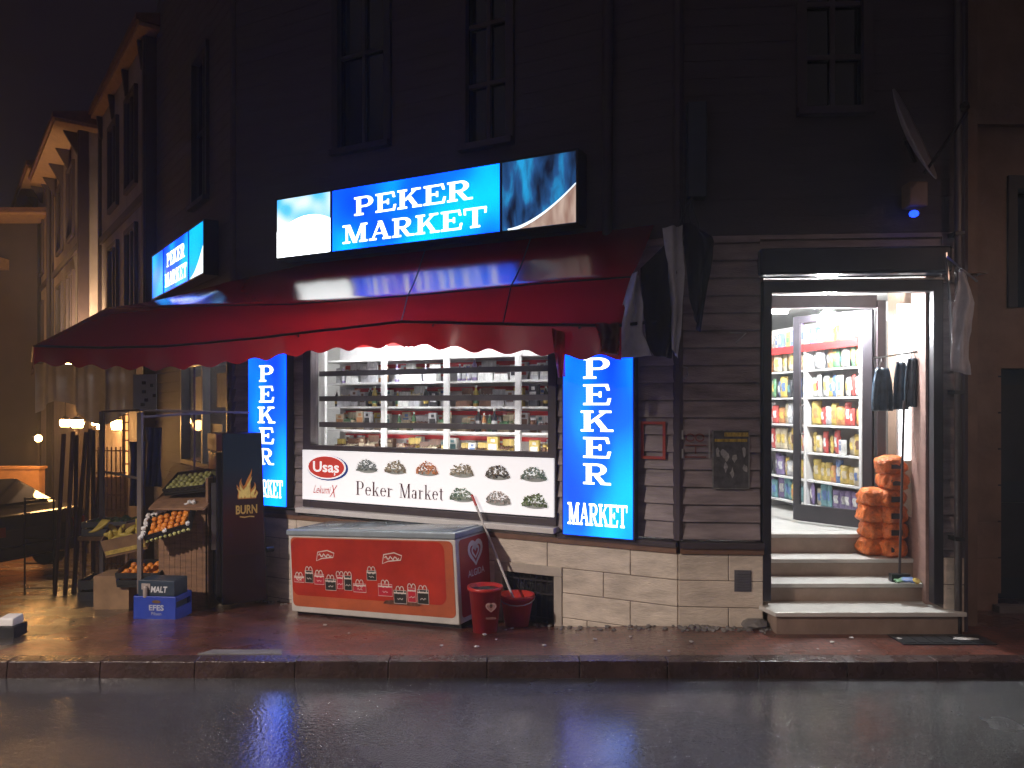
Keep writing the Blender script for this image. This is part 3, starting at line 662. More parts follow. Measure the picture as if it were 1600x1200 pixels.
for i, (a, f, b) in enumerate(stn):
    row = []
    for k in range(6):   # sagging top section: steeper at the wall
        tv = (0, .439, .614, .789, .895, 1)[k]; tz = (0, .501, .675, .832, .916, 1)[k]
        row.append(Vector((a.x+(f.x-a.x)*tv, a.y+(f.y-a.y)*tv, a.z+(f.z-a.z)*tz + .004*noise.noise(Vector((i*.5,k,0))))))
    for k in range(1, 6): row.append(f.lerp(b, k/5) - Vector((0,0,.012*math.sin(math.pi*k/5)*(.6+.4*math.sin(i*.37))))+ Vector((0,0,.006*noise.noise(Vector((i*.3,k+9,0))))))
    cols_.append(row)
cm.grid(lambda a, b: cols_[round(a*nS)][round(b*10)], nS, 10)
cm.build('cloth', M_awn, aw, smooth=True)
# valance
path = [c[-1] for c in cols_]
dist = [0]
for a, b in zip(path, path[1:]): dist.append(dist[-1]+(b-a).length)
vm = MB(); nV = int(dist[-1]/.04)
def along(s):
    for i in range(len(dist)-1):
        if s <= dist[i+1]: return path[i].lerp(path[i+1], (s-dist[i])/(dist[i+1]-dist[i]+1e-9))
    return path[-1]
def vp(a, b):
    s = a*dist[-1]; p = along(s).copy(); h = .205+.022*math.cos(s*2*math.pi/.33)+.02*math.sin(s*1.7)
    if s < .5: h += .03
    p.z -= .01+h*b; p.y -= .014*math.sin(s*9)*b; p.x -= .01*math.sin(s*13)*b
    return p
vm.grid(vp, nV, 4); vm.build('valance', M_awn, aw, smooth=True)
bm_ = MB(); bm_.tube([p+Vector((0,0,-.004)) for p in path[::2]], .014, 6); bm_.build('front_bar', M_dark, aw)
for i, s in enumerate((12, 24)):
    r2 = MB(); r2.tube([q+Vector((0,0,.003)) for q in cols_[min(s, nS)]], .006, 5); r2.build('seam_rod', M_dark, aw)
fb = MB(); fb.tube([c[5]+Vector((0,0,-.012)) for c in cols_[::3]], .012, 6); fb.build('fold_bar', M_dark, aw)
for s in (4, 20, 38):
    r2 = MB(); a = cols_[s][0]; b = cols_[s][-1]; mid = Vector((a.x*.45+b.x*.55, a.y*.45+b.y*.55, 2.72)); r2.tube([(a.x, a.y, 2.85), mid, b-Vector((0,0,.03))], .014, 6); r2.build('arm', M_dark, aw)
# torn flap at the end of the valance
m = MB(); P0 = along(.42)
def flap(a, b):
    p = W(862+20*a, 512+8*a, 6.05); q = W(872+12*a, 590-2*a, 6.1); r = p.lerp(q, b); r.y += .04*math.sin(a*5+b*3); return r
m.grid(flap, 5, 8); m.build('torn_flap', M_awn, aw, smooth=True)
# torn silver-backed end
M_silver = fabric('silver_backing', (.75,.75,.8), (.5,.5,.53), .15, gloss=.6, rough=.3, bump=.5)
M_rag = fabric('dark_rag', (.03,.02,.03), (.02,.01,.01), .1, gloss=.3, rough=.4)
def crumple(pts, Y, name, mt, parent, amp=.05, seed=0, n=14):
    """pts: left edge list and right edge list of pixels from top to bottom"""
    Lf, Rt = pts
    def at(lst, t):
        k = t*(len(lst)-1); i = min(int(k), len(lst)-2); f = k-i
        return (lst[i][0]+(lst[i+1][0]-lst[i][0])*f, lst[i][1]+(lst[i+1][1]-lst[i][1])*f)
    def P(a, b):
        l, r = at(Lf, b), at(Rt, b); x, y = l[0]+(r[0]-l[0])*a, l[1]+(r[1]-l[1])*a
        p = W(x, y, Y); nz = noise.noise(Vector((a*3+seed, b*4, seed*1.7)))+.5*noise.noise(Vector((a*8, b*9+seed, 3)))
        p.y += amp*nz+amp*.6*math.sin(a*9+b*2+seed); return p
    m = MB(); m.grid(P, n, n+6); return m.build(name, mt, parent, smooth=True, solid=.002)
rg = thing('torn_awning_cloth', 'torn silver and black cloth hanging off the awning above the wall corner', 'torn cloth', (1.15, 5.95, 2.3))
crumple(([(990,425),(975,470),(962,520),(966,560)], [(998,430),(1004,480),(1002,520),(1018,556)]), 5.95, 'silver_cloth', M_silver, rg, .07, 1)
crumple(([(1000,420),(1003,480),(1010,540),(1022,556)], [(1062,360),(1062,430),(1060,500),(1050,560)]), 6.0, 'black_cloth', M_rag, rg, .05, 4)
crumple(([(1036,355),(1045,420),(1050,480),(1050,545)], [(1066,352),(1068,420),(1066,480),(1058,560)]), 5.93, 'silver_strip', M_silver, rg, .05, 7, 8) 
crumple(([(930,505),(938,530),(938,550)], [(966,505),(968,530),(966,556)]), 5.85, 'red_cloth', M_awn, rg, .05, 2, 8)
m = MB(); m.tube([W(935,512,5.9), W(1000,505,5.98), W(1050,500,6.1), FA.p(.03,.05,2.62)], .014, 6); m.tube([W(1052,352,6.1), W(1060,500,6.1)], .012, 6); m.build('bent_bar', M_dark, rg)
crumple(([(1066,345),(1072,400),(1080,470),(1086,500)], [(1090,350),(1118,372),(1108,430),(1092,520)]), 6.2, 'hanging_strip', M_rag, rg, .06, 12, 8)
rg2 = thing('hanging_grey_cloth', 'pale grey cloth hanging from a bracket right of the shop door', 'torn cloth', W(1508, 585, 6.1))
crumple(([(1500,420),(1492,470),(1488,530),(1484,578)], [(1508,424),(1524,470),(1516,530),(1516,586)]), 6.1, 'cloth', M_silver, rg2, .035, 5)
m = MB(); m.tube([W(1478,395,6.25), W(1484,470,6.2), W(1487,560,6.2)], .012, 6); m.tube([W(1478,400,6.25), W(1505,422,6.1), W(1527,440,6.1)], .009, 6); m.build('bracket', M_metal, rg2)

# ================================================================== SHOP GOODS
PAL = {'yellow':(.62,.46,.12),'red':(.5,.08,.07),'white':(.75,.75,.72),'blue':(.12,.2,.42),'green':(.12,.27,.14),'orange':(.6,.28,.12),'purple':(.2,.15,.3),'brown':(.16,.08,.05),'black':(.03,.03,.035),'silver':(.5,.5,.52),'pink':(.6,.2,.25),'cream':(.6,.52,.38),'teal':(.14,.3,.33)}
def gm(c): return mat('pack_'+c, PAL[c], .35, var=.35, scale=22)
def split(m0):
    return m0
def make_carton(c, c2):
    r = thing('carton', '', 'carton'); m = MB(); m.b(-.065,.065,-.03,.03,0,.15); m.build('box_body', gm(c), r, local=True, bevel=.002)
    m = MB(); m.b(-.05,.05,-.0322,-.0302,.045,.10); m.b(-.02,.03,-.0322,-.0302,.112,.135); m.build('printed_label', gm(c2), r, local=True); return r
def make_tray(c, c2):
    r = thing('display_box', '', 'display box'); m = MB(); m.b(-.1,.1,-.06,.06,0,.012); m.b(-.1,.1,-.06,-.052,.012,.04); m.b(-.1,.1,.052,.06,.012,.09); m.b(-.1,-.094,-.052,.052,.012,.05); m.b(.094,.1,-.052,.052,.012,.05); m.build('tray', gm(c), r, local=True)
    m = MB(); rnd = random.Random(3)
    for i in range(18): m.blob((-.08+.032*(i%6), -.035+.033*(i//6), .038+.01*rnd.random()), .018, (1,1,.8), 1, .2)
    m.build('contents', gm(c2), r, local=True); return r
def make_bottle(c, c2):
    r = thing('bottle', '', 'bottle'); m = MB(); m.lathe((0,0,0), [(.001,0),(.032,0),(.034,.02),(.034,.12),(.026,.15),(.012,.17),(.012,.19),(.001,.19)], 12); m.build('bottle_body', gm(c), r, local=True, smooth=True)
    m = MB(); m.lathe((0,0,0), [(.0345,.03),(.0352,.03),(.0352,.10),(.0345,.10)], 12); m.build('printed_label', gm(c2), r, local=True)
    m = MB(); m.lathe((0,0,.186), [(.001,0),(.015,0),(.015,.022),(.001,.022)], 10); m.build('cap', gm('white'), r, local=True); return r
def make_jar(c, c2):
    r = thing('jar', '', 'jar'); m = MB(); m.lathe((0,0,0), [(.001,0),(.036,0),(.04,.02),(.04,.08),(.03,.1),(.001,.1)], 12); m.build('jar_body', gm(c), r, local=True, smooth=True)
    m = MB(); m.lathe((0,0,.098), [(.001,0),(.033,0),(.033,.02),(.001,.02)], 12); m.build('lid', gm(c2), r, local=True); return r
def make_bag(c, c2, tall=False):
    r = thing('snack_bag', '', 'snack bag'); m = MB(); h = .2
    def P(side):
        def q(a, b):
            t = math.sin(math.pi*min(1, max(0, b)))**.5 if 0 < b < 1 else 0; s = math.sin(math.pi*a)**.6 if 0 < a < 1 else 0
            return (-.065+.13*a + .006*math.sin(b*20+a), side*.03*t*s + .004*math.sin(a*14+b*11)*t*s, h*b)
        return q
    m.grid(P(-1), 8, 10); m.grid(P(1), 8, 10); m.build('bag_body', gm(c), r, local=True, smooth=True)
    m = MB()
    def q2(a, b):
        x = .28+.44*a; y = .3+.4*b; p = P(-1)(x, y); return (p[0], p[1]-.003, p[2])
    m.grid(q2, 4, 4); m.build('printed_label', gm(c2), r, local=True); return r
PROTO = {}
MAKERS = {'carton':make_carton,'display_box':make_tray,'bottle':make_bottle,'jar':make_jar,'snack_bag':make_bag}
WID = {'carton':.15,'display_box':.22,'bottle':.08,'jar':.092,'snack_bag':.13}
ORD = ['first','second','third','fourth','fifth','sixth','seventh','eighth','ninth','tenth','eleventh','twelfth','thirteenth','fourteenth','fifteenth','sixteenth','seventeenth','eighteenth','nineteenth','twentieth']
def put(kind, c, c2, loc, rz, sc, label, group):
    key = (kind, c, c2)
    if key not in PROTO: o = PROTO[key] = MAKERS[kind](c, c2)
    else: o = copy_tree(PROTO[key])
    o.location = loc; o.rotation_euler = (0,0,rz); o.scale = (sc, sc, sc) if not isinstance(sc, tuple) else sc
    o['label'] = label; o['group'] = group; return o

# window shelving, parallel to the window, .42 m behind it
wsh = thing('window_shelving', 'white shelving unit standing behind the shop window glass', 'shelving', FA.p(2.6, -.55, .81))
m = MB(); m.box(FA, 1.0, 4.35, -.80, -.78, .82, 2.9); m.build('back_panel', mat('shelf_back', (.7,.69,.68), .5), wsh)
for u in (1.06, 1.75, 2.60, 3.42, 4.28):
    m = MB(); m.box(FA, u-.028, u+.028, -.44, -.40, .82, 2.9); m.build('upright', M_white, wsh)
wz = [1.46, 1.735, 2.0, 2.27, 2.53]
for z in wz:
    m = MB(); m.box(FA, 1.03, 4.32, -.78, -.44, z-.022, z); so = m.build('shelf', M_white, wsh)
    m = MB(); m.box(FA, 1.09, 4.25, -.775, -.765, z+.17, z+.215); m.build('price_strip', M_red, so)
rnd = random.Random(11)
rz_A = math.atan2(-.4625, .887)
bays = [(4.25, 3.46), (3.38, 2.64), (2.56, 1.79), (1.71, 1.1)]
bayn = ['left', 'second', 'third', 'right']
rown = ['bottom', 'second', 'middle', 'fourth', 'top']
rowkinds = [[('carton','yellow','white'),('carton','white','blue'),('carton','yellow','red'),('display_box','brown','cream'),('carton','white','red'),('carton','brown','cream'),('display_box','yellow','brown'),('jar','brown','yellow')],
            [('bottle','orange','white'),('bottle','green','yellow'),('bottle','black','silver'),('display_box','cream','green'),('jar','brown','silver'),('carton','silver','black'),('display_box','silver','brown'),('jar','black','silver'),('carton','cream','orange')],
            [('bottle','black','yellow'),('bottle','yellow','green'),('display_box','white','silver'),('jar','silver','black'),('display_box','silver','cream'),('carton','black','white'),('carton','silver','brown'),('jar','black','white'),('display_box','brown','white')],
            [('carton','blue','white'),('carton','white','red'),('display_box','white','brown'),('jar','silver','white'),('carton','cream','brown'),('carton','white','cream'),('bottle','purple','silver'),('carton','silver','white'),('carton','white','black')],
            [('carton','white','blue')]]
for r in range(4):
    for bi, (ua, ub) in enumerate(bays):
        u = ua-.02; n = 0; bias = rnd.sample(rowkinds[r], 4)
        while True:
            k = rnd.choice(bias) if rnd.random() < .7 else rnd.choice(rowkinds[r]); sc = rnd.uniform(.6, .95)
            if k[0] == 'display_box': sc *= .9
            wdt = WID[k[0]]*sc
            if u-wdt < ub: break
            mx = 1.15 if k[0] == 'bottle' else 1.0
            o = put(k[0], k[1], k[2], FA.p(u-wdt/2, -.53-rnd.uniform(0,.06), wz[r]+.001), rz_A+rnd.uniform(-.3,.3), (sc, sc, sc*mx*(rnd.uniform(2.0,3.2) if k[0] == 'display_box' else rnd.uniform(1.1,1.9) if k[0] in ('carton','jar') else 1.1)),
                f"{k[1]} {k[0].replace('_',' ')}, {ORD[n]} from left, {rown[r]} shelf, {bayn[bi]} bay behind the window", 'goods on the window shelves')
            if n % 3 != 2:
                kb = rnd.choice([('carton','white','brown'),('carton','silver','red'),('carton','cream','blue'),('carton','white','teal'),('carton','yellow','white'),('carton','brown','cream'),('carton','orange','white')])
                put(kb[0], kb[1], kb[2], FA.p(u-wdt/2-.02, -.69-rnd.uniform(0,.03), wz[r]+.001), rz_A+rnd.uniform(-.2,.2), (rnd.uniform(.7,1.0), .8, rnd.uniform(1.0,1.35)),
                    f"{kb[1]} carton behind the {ORD[n]} item, {rown[r]} shelf, {bayn[bi]} bay of the window", 'goods on the window shelves')
            u -= wdt+rnd.uniform(.0, .012); n += 1
            if n > 18: break

# door-side shelving: along the right wall of the shop
FS = Fr((3.52, 7.62), (-.26, 1))
FS.n = (-abs(FS.d[1]), -abs(FS.d[0]))
dsh = thing('wall_shelving', 'tall shelving full of snack bags seen through the glass door', 'shelving', FS.p(1.0, -.1, .81))
m = MB(); m.box(FS, -.05, 3.2, -.26, -.24, .815, 2.95); m.build('back_panel', M_white, dsh)
for u in (-.03, .85, 1.7, 2.5, 3.15):
    m = MB(); m.box(FS, u-.02, u+.02, -.24, .10, .815, 2.85); m.build('upright', M_white, dsh)
dz = [.93, 1.20, 1.50, 1.80, 2.10, 2.40, 2.68]
for z in dz:
    m = MB(); m.box(FS, -.01, 3.13, -.24, .09, z-.02, z); so = m.build('shelf', M_white, dsh)
m = MB(); m.box(FS, -.01, 3.13, .10, .115, 2.60, 2.68); m.build('header_strip', M_red, dsh)
rz_S = math.atan2(FS.n[1], FS.n[0])+math.pi/2
dk_ = [[('snack_bag','teal','blue'),('snack_bag','purple','white')], [('snack_bag','purple','silver'),('snack_bag','black','teal'),('snack_bag','yellow','cream')], [('snack_bag','red','white'),('snack_bag','yellow','brown'),('snack_bag','cream','yellow')],
       [('snack_bag','yellow','orange'),('snack_bag','red','white'),('snack_bag','orange','yellow')], [('snack_bag','yellow','blue'),('snack_bag','blue','white'),('snack_bag','white','yellow')],
       [('snack_bag','cream','yellow'),('snack_bag','orange','white'),('snack_bag','green','yellow')], [('carton','white','blue'),('carton','blue','white'),('carton','yellow','green')]]
drow = ['lowest', 'second lowest', 'third', 'middle', 'third from top', 'second from top', 'top']
for r in range(7):
    u = .03; n = 0
    while u < 2.4 and n < 20:
        k = rnd.choice(dk_[r]) if rnd.random() < .75 else (rnd.choice(rnd.choice(dk_)) if rnd.random() < .5 else rnd.choice([('snack_bag','silver','white'),('snack_bag','white','red'),('snack_bag','cream','blue')])); sc = rnd.uniform(.62, .98); wdt = WID[k[0]]*sc
        if any(abs(u+wdt/2-q) < .06 for q in (.85, 1.7)): u += .05; continue
        put(k[0], k[1], k[2], FS.p(u+wdt/2, rnd.uniform(-.01,.05), dz[r]+.001), rz_S+rnd.uniform(-.45,.45), (sc, sc, rnd.uniform(.9,1.3)), f"{k[1]} {k[0].replace('_',' ')}, {ORD[n]} from the door on the {drow[r]} wall shelf", 'goods on the wall shelves')
        u += wdt*.92; n += 1
# second unit further back on the left of the aisle, facing the door
FB = Fr((2.25, 9.35), (1, .0), 1)
bsh = thing('back_shelving', 'white shelving further inside, left of the door leaf', 'shelving', (2.9, 9.4, .81))
m = MB(); m.box(FB, 0, 1.1, -.3, -.28, .815, 2.9); m.build('back_panel', M_white, bsh)
for z in (.95, 1.3, 1.65, 2.0, 2.35, 2.65):
    m = MB(); m.box(FB, 0, 1.1, -.28, 0, z-.025, z); m.build('shelf', M_white, bsh)
m = MB(); m.box(FB, 0, 1.1, 0, .012, 2.55, 2.63); m.build('header_strip', M_red, bsh)
bk2 = [('snack_bag','silver','red'),('snack_bag','white','green'),('snack_bag','red','white'),('carton','green','yellow'),('snack_bag','white','yellow')]
bro = ['lowest','second','third','fourth','fifth']
for r, z in enumerate((.95, 1.3, 1.65, 2.0, 2.35)):
    for n in range(11):
        k = rnd.choice(bk2); put(k[0], k[1], k[2], FB.p(.06+.097*n, -.06, z+.001), rnd.uniform(-.3,.3), (.72, .8, rnd.uniform(.9,1.35)), f"{k[1]} {k[0].replace('_',' ')}, {ORD[n]} from left on the {bro[r]} back shelf", 'goods on the back shelves')

ssh = thing('side_shelving', 'shelves with packets seen through the side street window', 'shelving', FC.p(1.2, -.7, .81))
m = MB(); m.box(FC, .55, 2.5, -.92, -.90, .82, 2.8); m.build('back_panel', M_frameg, ssh)
for z in (1.3, 1.65, 2.0, 2.35):
    m = MB(); m.box(FC, .55, 2.5, -.90, -.62, z-.02, z); m.build('shelf', M_frameg, ssh)
rz_C = math.atan2(FC.n[1], FC.n[0])+math.pi/2
for r, z in enumerate((1.3, 1.65, 2.0, 2.35)):
    for n in range(9):
        k = rnd.choice([('carton','blue','white'),('carton','white','teal'),('carton','silver','blue'),('carton','black','silver'),('bottle','blue','white')])
        put(k[0], k[1], k[2], FC.p(.7+.21*n, -.72, z+.001), rz_C+rnd.uniform(-.3,.3), rnd.uniform(.9,1.2), f"{k[1]} {k[0]}, {ORD[n]} from the corner, {ORD[r]} shelf from below behind the side street window", 'goods behind the side street window')
# shop lamps
M_bulb = mat('lit_bulb', (1,1,1), .4, var=0, emis=(.95,.98,1.0), es=420)
M_tubew = mat('lit_window_tube', (1,1,1), .4, var=0, emis=(.95,.98,1.0), es=55)
M_tube = mat('lit_tube', (1,1,1), .4, var=0, emis=(.95,.98,1.0), es=190)
def bulb(loc, label, r=.06):
    t = thing('hanging_bulb', label, 'lamp', loc, group='bare bulbs hanging in the shop')
    m = MB(); m.blob((0,0,0), r, (1,1,1.15), 2); m.build('bulb', M_bulb if r < .06 else mat('lit_bulb_bright', (1,1,1), .4, var=0, emis=(.95,.98,1.0), es=800), t, local=True, smooth=True)
    m = MB(); m.tube([(0,0,r),(0,0,r+.05)], .02, 8); m.tube([(0,0,r+.05),(0,0,3.12-loc[2])], .004, 5); m.build('cord', M_black, t, local=True)
bulb((3.03, 7.38, 2.83), 'bright bare bulb hanging inside the open shop door', .085)
bulb(tuple(FA.p(3.0, -.30, 2.60)), 'bright bare bulb hanging just behind the shop window', .045)
for i, (x, y, lb) in enumerate(((1.4, 8.4, 'white ceiling tube deep inside the shop near the door'), (-1.7, 9.7, 'white ceiling tube behind the left end of the shop window'), (2.5, 8.6, 'white ceiling tube above the aisle behind the door'))):
    t = thing('ceiling_tube', lb, 'lamp', (x, y, 3.06), group='white tubes on the shop ceiling')
    m = MB(); m.b(-.6,.6,-.06,.06,.02,.055); m.build('holder', M_white, t, local=True); m = MB(); m.tube([(-.58,0,0),(.58,0,0)], .02, 8); m.build('tube', (M_tube if i != 1 else mat('lit_dim_tube', (1,1,1), .4, var=0, emis=(.95,.98,1.0), es=70)), t, local=True)
# strip light lighting the window shelves from above
t = thing('window_strip_light', 'long white strip light above the window shelves', 'lamp', FA.p(2.6, -.25, 2.98))
m = MB(); m.box(FA, 1.3, 4.1, -.28, -.24, 2.80, 2.83); m.build('tube', M_tubew, t); m = MB(); m.box(FA, 1.3, 4.1, -.29, -.23, 2.833, 2.87); m.build('holder', M_white, t)
t = thing('window_strip_light', 'added low strip light brightening the window goods, hidden behind the bottom window frame', 'lamp', FA.p(2.6, -.2, 1.45))  # added unseen light, brightens the shelf goods from below
m = MB(); m.box(FA, 1.3, 4.0, -.22, -.19, 1.50, 1.53); m.build('tube', mat('added_low_glow', (1,1,1), .4, var=0, emis=(1,.98,.95), es=26), t); m = MB(); m.box(FA, 1.3, 4.0, -.23, -.18, 1.46, 1.497); m.build('holder', M_white, t)
# added glowing panel imitating a bright reflection behind the side glass
t = thing('glow_strip_panel', 'tall glowing panel imitating a bright reflection behind the glass right of the door', 'lamp', (3.75, 7.15, 1.4))
m = MB(); m.b(3.615, 3.70, 7.12, 7.16, 1.5, 2.95); m.build('glow_face', mat('glow_strip', (1,1,1), .4, var=0, emis=(.97,1,1), es=3.0), t); m = MB(); m.b(3.605, 3.71, 7.162, 7.2, 1.49, 2.96); m.build('case', M_white, t)

# ================================================================== THINGS AT THE DOOR
M_sack = mat('orange_sack', (.76,.17,.035), .3, var=.5, scale=18, bump=.8, bscale=60)
k = 0
for lv in range(6):
    for j in range(2):
        z = .64 + .155*lv if j == 1 else .485+.155*lv
        if j == 0: x, y = 3.455, 7.0
        else: x, y = 3.32, 7.06
        if j == 1 and lv > 3: continue
        zb = .64+.15*lv if j else .64+.15*lv
        m = MB(); dxk, dyk = random.uniform(-.018,.018), random.uniform(-.015,.015)
        def sp(a, b):
            th = 2*math.pi*a; ph = math.pi*(b-.5); q = (1+.30*noise.noise(Vector((math.cos(th)*2.2+k*3, math.sin(th)*2.2, b*4)))+.10*noise.noise(Vector((math.cos(th)*7+k*3, math.sin(th)*7, b*12))))
            cx = math.copysign(abs(math.cos(th))**.6, math.cos(th)); cy = math.copysign(abs(math.sin(th))**.6, math.sin(th))
            return (x+dxk+.118*q*cx*math.cos(ph)**.6, y+dyk+.11*q*cy*math.cos(ph)**.6, zb+.079+.088*(.8+.2*q)*math.copysign(abs(math.sin(ph))**.8, math.sin(ph)))
        m.grid(sp, 30, 16)
        pos = f"level {lv+1}"
        names = ['bottom', 'second', 'third', 'fourth', 'fifth', 'topmost']
        so = m.build('onion_sack', M_sack, smooth=True)
        tag(so, f"orange net sack, {names[lv]} from below in the {'taller right' if j == 0 else 'shorter left'} stack at the door", 'sack', 'orange sacks stacked in the doorway')
        if j == 0:
            m = MB(); m.b(x-.05, x+.05, y-.112, y-.106, zb+.05, zb+.10); m.build('dark_label', M_black, so)
        k += 1
M_bagb = mat('blue_black_bag', (.035,.06,.09), .25, var=.5, scale=8, bump=.5, bscale=12)
for i, (px0, px1, y0, y1, Y) in enumerate(((1362, 1394, 575, 642, 7.0), (1394, 1418, 566, 640, 6.9), (1412, 1440, 560, 636, 6.78))):
    def bp(a, b):
        x = px0+(px1-px0)*(a+(.5-a)*(.45*(1-b)**3)); p = W(x, y0+(y1-y0)*b, Y); p.y += -.03*math.sin(math.pi*a)-.02*math.sin(a*14+i); return p
    m = MB(); m.grid(bp, 12, 12); o = m.build('hanging_bag', M_bagb, smooth=True, solid=.012)
    tag(o, ['blue-black plastic bag nearest the glass door leaf', 'middle one of three plastic bags hanging at the door', 'black plastic bag nearest the wooden door jamb'][i], 'bag', 'plastic bags hanging beside the door')
    m = MB(); c0 = W((px0+px1)/2, y0-16, Y); m.tube([W(px0+10, y0+4, Y), c0, W(px1-8, y0+4, Y)], .005, 5); m.build('handle', M_black, o)
m = MB(); m.tube([W(1365,560,6.9), W(1445,548,6.72)], .008, 6); tag(m.build('hanging_rail', M_metal), 'thin metal rail carrying the plastic bags at the door', 'rail')
# broom & second pole leaning
br = thing('broom', 'long handled broom leaning on the right jamb of the shop door', 'broom', (3.42, 6.62, .49))
m = MB(); m.tube([(3.36,6.66,.53),(3.42,6.70,2.05)], .011, 8); m.build('handle', M_frameg, br)
m = MB(); m.b(3.28, 3.44, 6.63, 6.69, .485, .55); m.build('brush_head', M_black, br)
m = MB()
def cl(a, b):
    return (3.27+.21*a+.02*math.sin(b*6), 6.59-.10*b+.02*math.sin(a*7), .50+.035*math.sin(math.pi*a)*math.sin(math.pi*b)+.012*noise.noise(Vector((a*6,b*6,0)))+.01)
m.grid(cl, 14, 8)
for i, p in enumerate(m.mi): m.mi[i] = 0 if (i % 14) < 4 else (1 if (i % 14) < 9 else 2)
tag(m.build('floor_cloth', [gm('green'), gm('blue'), gm('yellow')], smooth=True, solid=.006), 'crumpled blue and yellow floor cloth on the step by the door jamb', 'cloth')

# wall notices on the boarded wall near the door
def poster():
    t = thing('poster', 'weathered dark poster with yellow heading on boards left of the door', 'poster', FD.p(.5, .035, 1.25))
    u0, u1, z0, z1, v = .28, .59, 1.30, 1.80, .034
    m = MB(); m.box(FD, u0, u1, v-.003, v, z0, z1); m.build('paper', mat('poster_grey', (.10,.10,.10), .6, var=.5, scale=14), t)
    m = MB(); sans(m, FD, 'HIRKA MEVLANA', (u0+u1)/2+.02, z1-.06, .035, v+.002, maxw=.25) if False else None
    m.face([FD.p(u0+.10,v+.002,z1-.055), FD.p(u1-.01,v+.002,z1-.055), FD.p(u1-.01,v+.002,z1-.02), FD.p(u0+.10,v+.002,z1-.02)])
    m.face([FD.p(u0+.02,v+.002,z1-.10), FD.p(u1-.02,v+.002,z1-.10), FD.p(u1-.02,v+.002,z1-.075), FD.p(u0+.02,v+.002,z1-.075)])
    m.build('yellow_heading', mat('poster_yellow', (.5,.36,.05), .6, var=.6, scale=60, stretch=(1,1,.3)), t)
    m = MB(); rnd = random.Random(5)
    for i in range(9):
        cu = u0+.03+rnd.random()*(u1-u0-.06); cz = z0+.05+rnd.random()*.28
        m.face([FD.p(cu+rnd.uniform(.01,.025)*math.cos(q), v+.002+.0002*i, cz+rnd.uniform(.02,.05)*math.sin(q)) for q in [j*.785 for j in range(8)]])
    ribbon(m, FD, [(u0+.005,z0+.005),(u1-.005,z0+.005),(u1-.005,z1-.005),(u0+.005,z1-.005)], .006, v+.002, True)
    m.build('pale_print', mat('poster_pale', (.42,.42,.40), .6, var=.4, scale=30), t)
poster()
m = MB()
for (a, b, c, d) in ((.10,.32,1.545,1.57),(.10,.32,1.845,1.87),(.10,.125,1.57,1.845),(.295,.32,1.57,1.845)): m.box(FA, a, b, .034, .042, c, d)
tag(m.build('red_frame', mat('red_frame_paint', (.45,.05,.03), .5)), 'empty red frame on the boards right of the tall blue sign', 'frame')
m = MB()
m.cur = 0
ribbon(m, FD, [(.03,1.56),(.03,1.64)], .014, .038); ribbon(m, FD, [(.03,1.72),(.03,1.80)], .014, .038); ribbon(m, FD, [(.255,1.56),(.255,1.80)], .012, .038)
m.cur = 1
for cu in (.095, .175): ribbon(m, FD, [(cu+.035*math.cos(q*.5), 1.735+.03*math.sin(q*.5)) for q in range(0,13)], .012, .037)
ribbon(m, FD, [(.14,1.60),(.14,1.66)], .012, .037); ribbon(m, FD, [(.05,1.57),(.23,1.57)], .012, .037); ribbon(m, FD, [(.05,1.67),(.23,1.67)], .010, .037)
tag(m.build('faded_notice', [mat('chalk_white', (.4,.4,.4), .7), mat('faded_red', (.22,.07,.06), .7)]), 'faded red and white marking between red frame and dark poster', 'notice')
# bracket hook
m = MB(); m.tube([W(1140,520,6.35), W(1165,521,6.3), W(1150,536,6.3)], .009, 6); m.tube([W(1165,521,6.3), FD.p(.56,.0,2.62)], .008, 6)
tag(m.build('wall_bracket', M_metal), 'small bent metal bracket on the boards left of the door', 'bracket')
m = MB(); m.tube([W(1066,572,6.42), W(1074,575,6.4), W(1075,585,6.4), W(1070,592,6.4)], .007, 6); tag(m.build('wall_hook', M_metal), 'tiny hook at the wall corner below the torn cloth', 'hook')
# alarm with blue lamp
al = thing('alarm_box', 'small alarm box with a glowing blue lamp high right of the door', 'alarm', W(1430, 345, 6.25))
m = MB(); c0 = W(1430, 315, 6.3); m.b(c0.x-.075, c0.x+.075, 6.24, 6.38, c0.z-.05, c0.z+.15); m.build('case', mat('beige_case', (.3,.2,.14), .5), al, bevel=.01)
m = MB(); c0 = W(1428, 334, 6.22); m.blob(c0, .035, (1.1,1,.85), 2); m.build('blue_lamp', mat('blue_led', (0,0,.5), .3, var=0, emis=(.01,.05,1), es=4), al, smooth=True)
# satellite dish
sd = thing('satellite_dish', 'grey satellite dish high on the wall above the shop door', 'satellite dish', FD.p(1.95, .05, 4.1))
m = MB(); cc = W(1418, 215, 6.05); ax = Vector((.72,-.60,.35)).normalized(); e1 = ax.cross(Vector((0,0,1))).normalized(); e2 = ax.cross(e1)
def dish(a, b):
    r = .40*b; th = 2*math.pi*a; return cc + e1*r*math.cos(th)*.8 + e2*r*math.sin(th) + ax*(.35*r*r)
m.grid(dish, 28, 7); m.build('reflector', mat('dish_grey', (.35,.33,.36), .5), sd, smooth=True, solid=.008)
m = MB(); m.tube([cc+e2*.33, cc+ax*.42+e2*.05], .012, 6); m.blob(cc+ax*.42, .04); m.tube([cc-ax*.02, FD.p(1.95,.0,4.05)], .018, 6); m.build('arm', M_iron, sd)
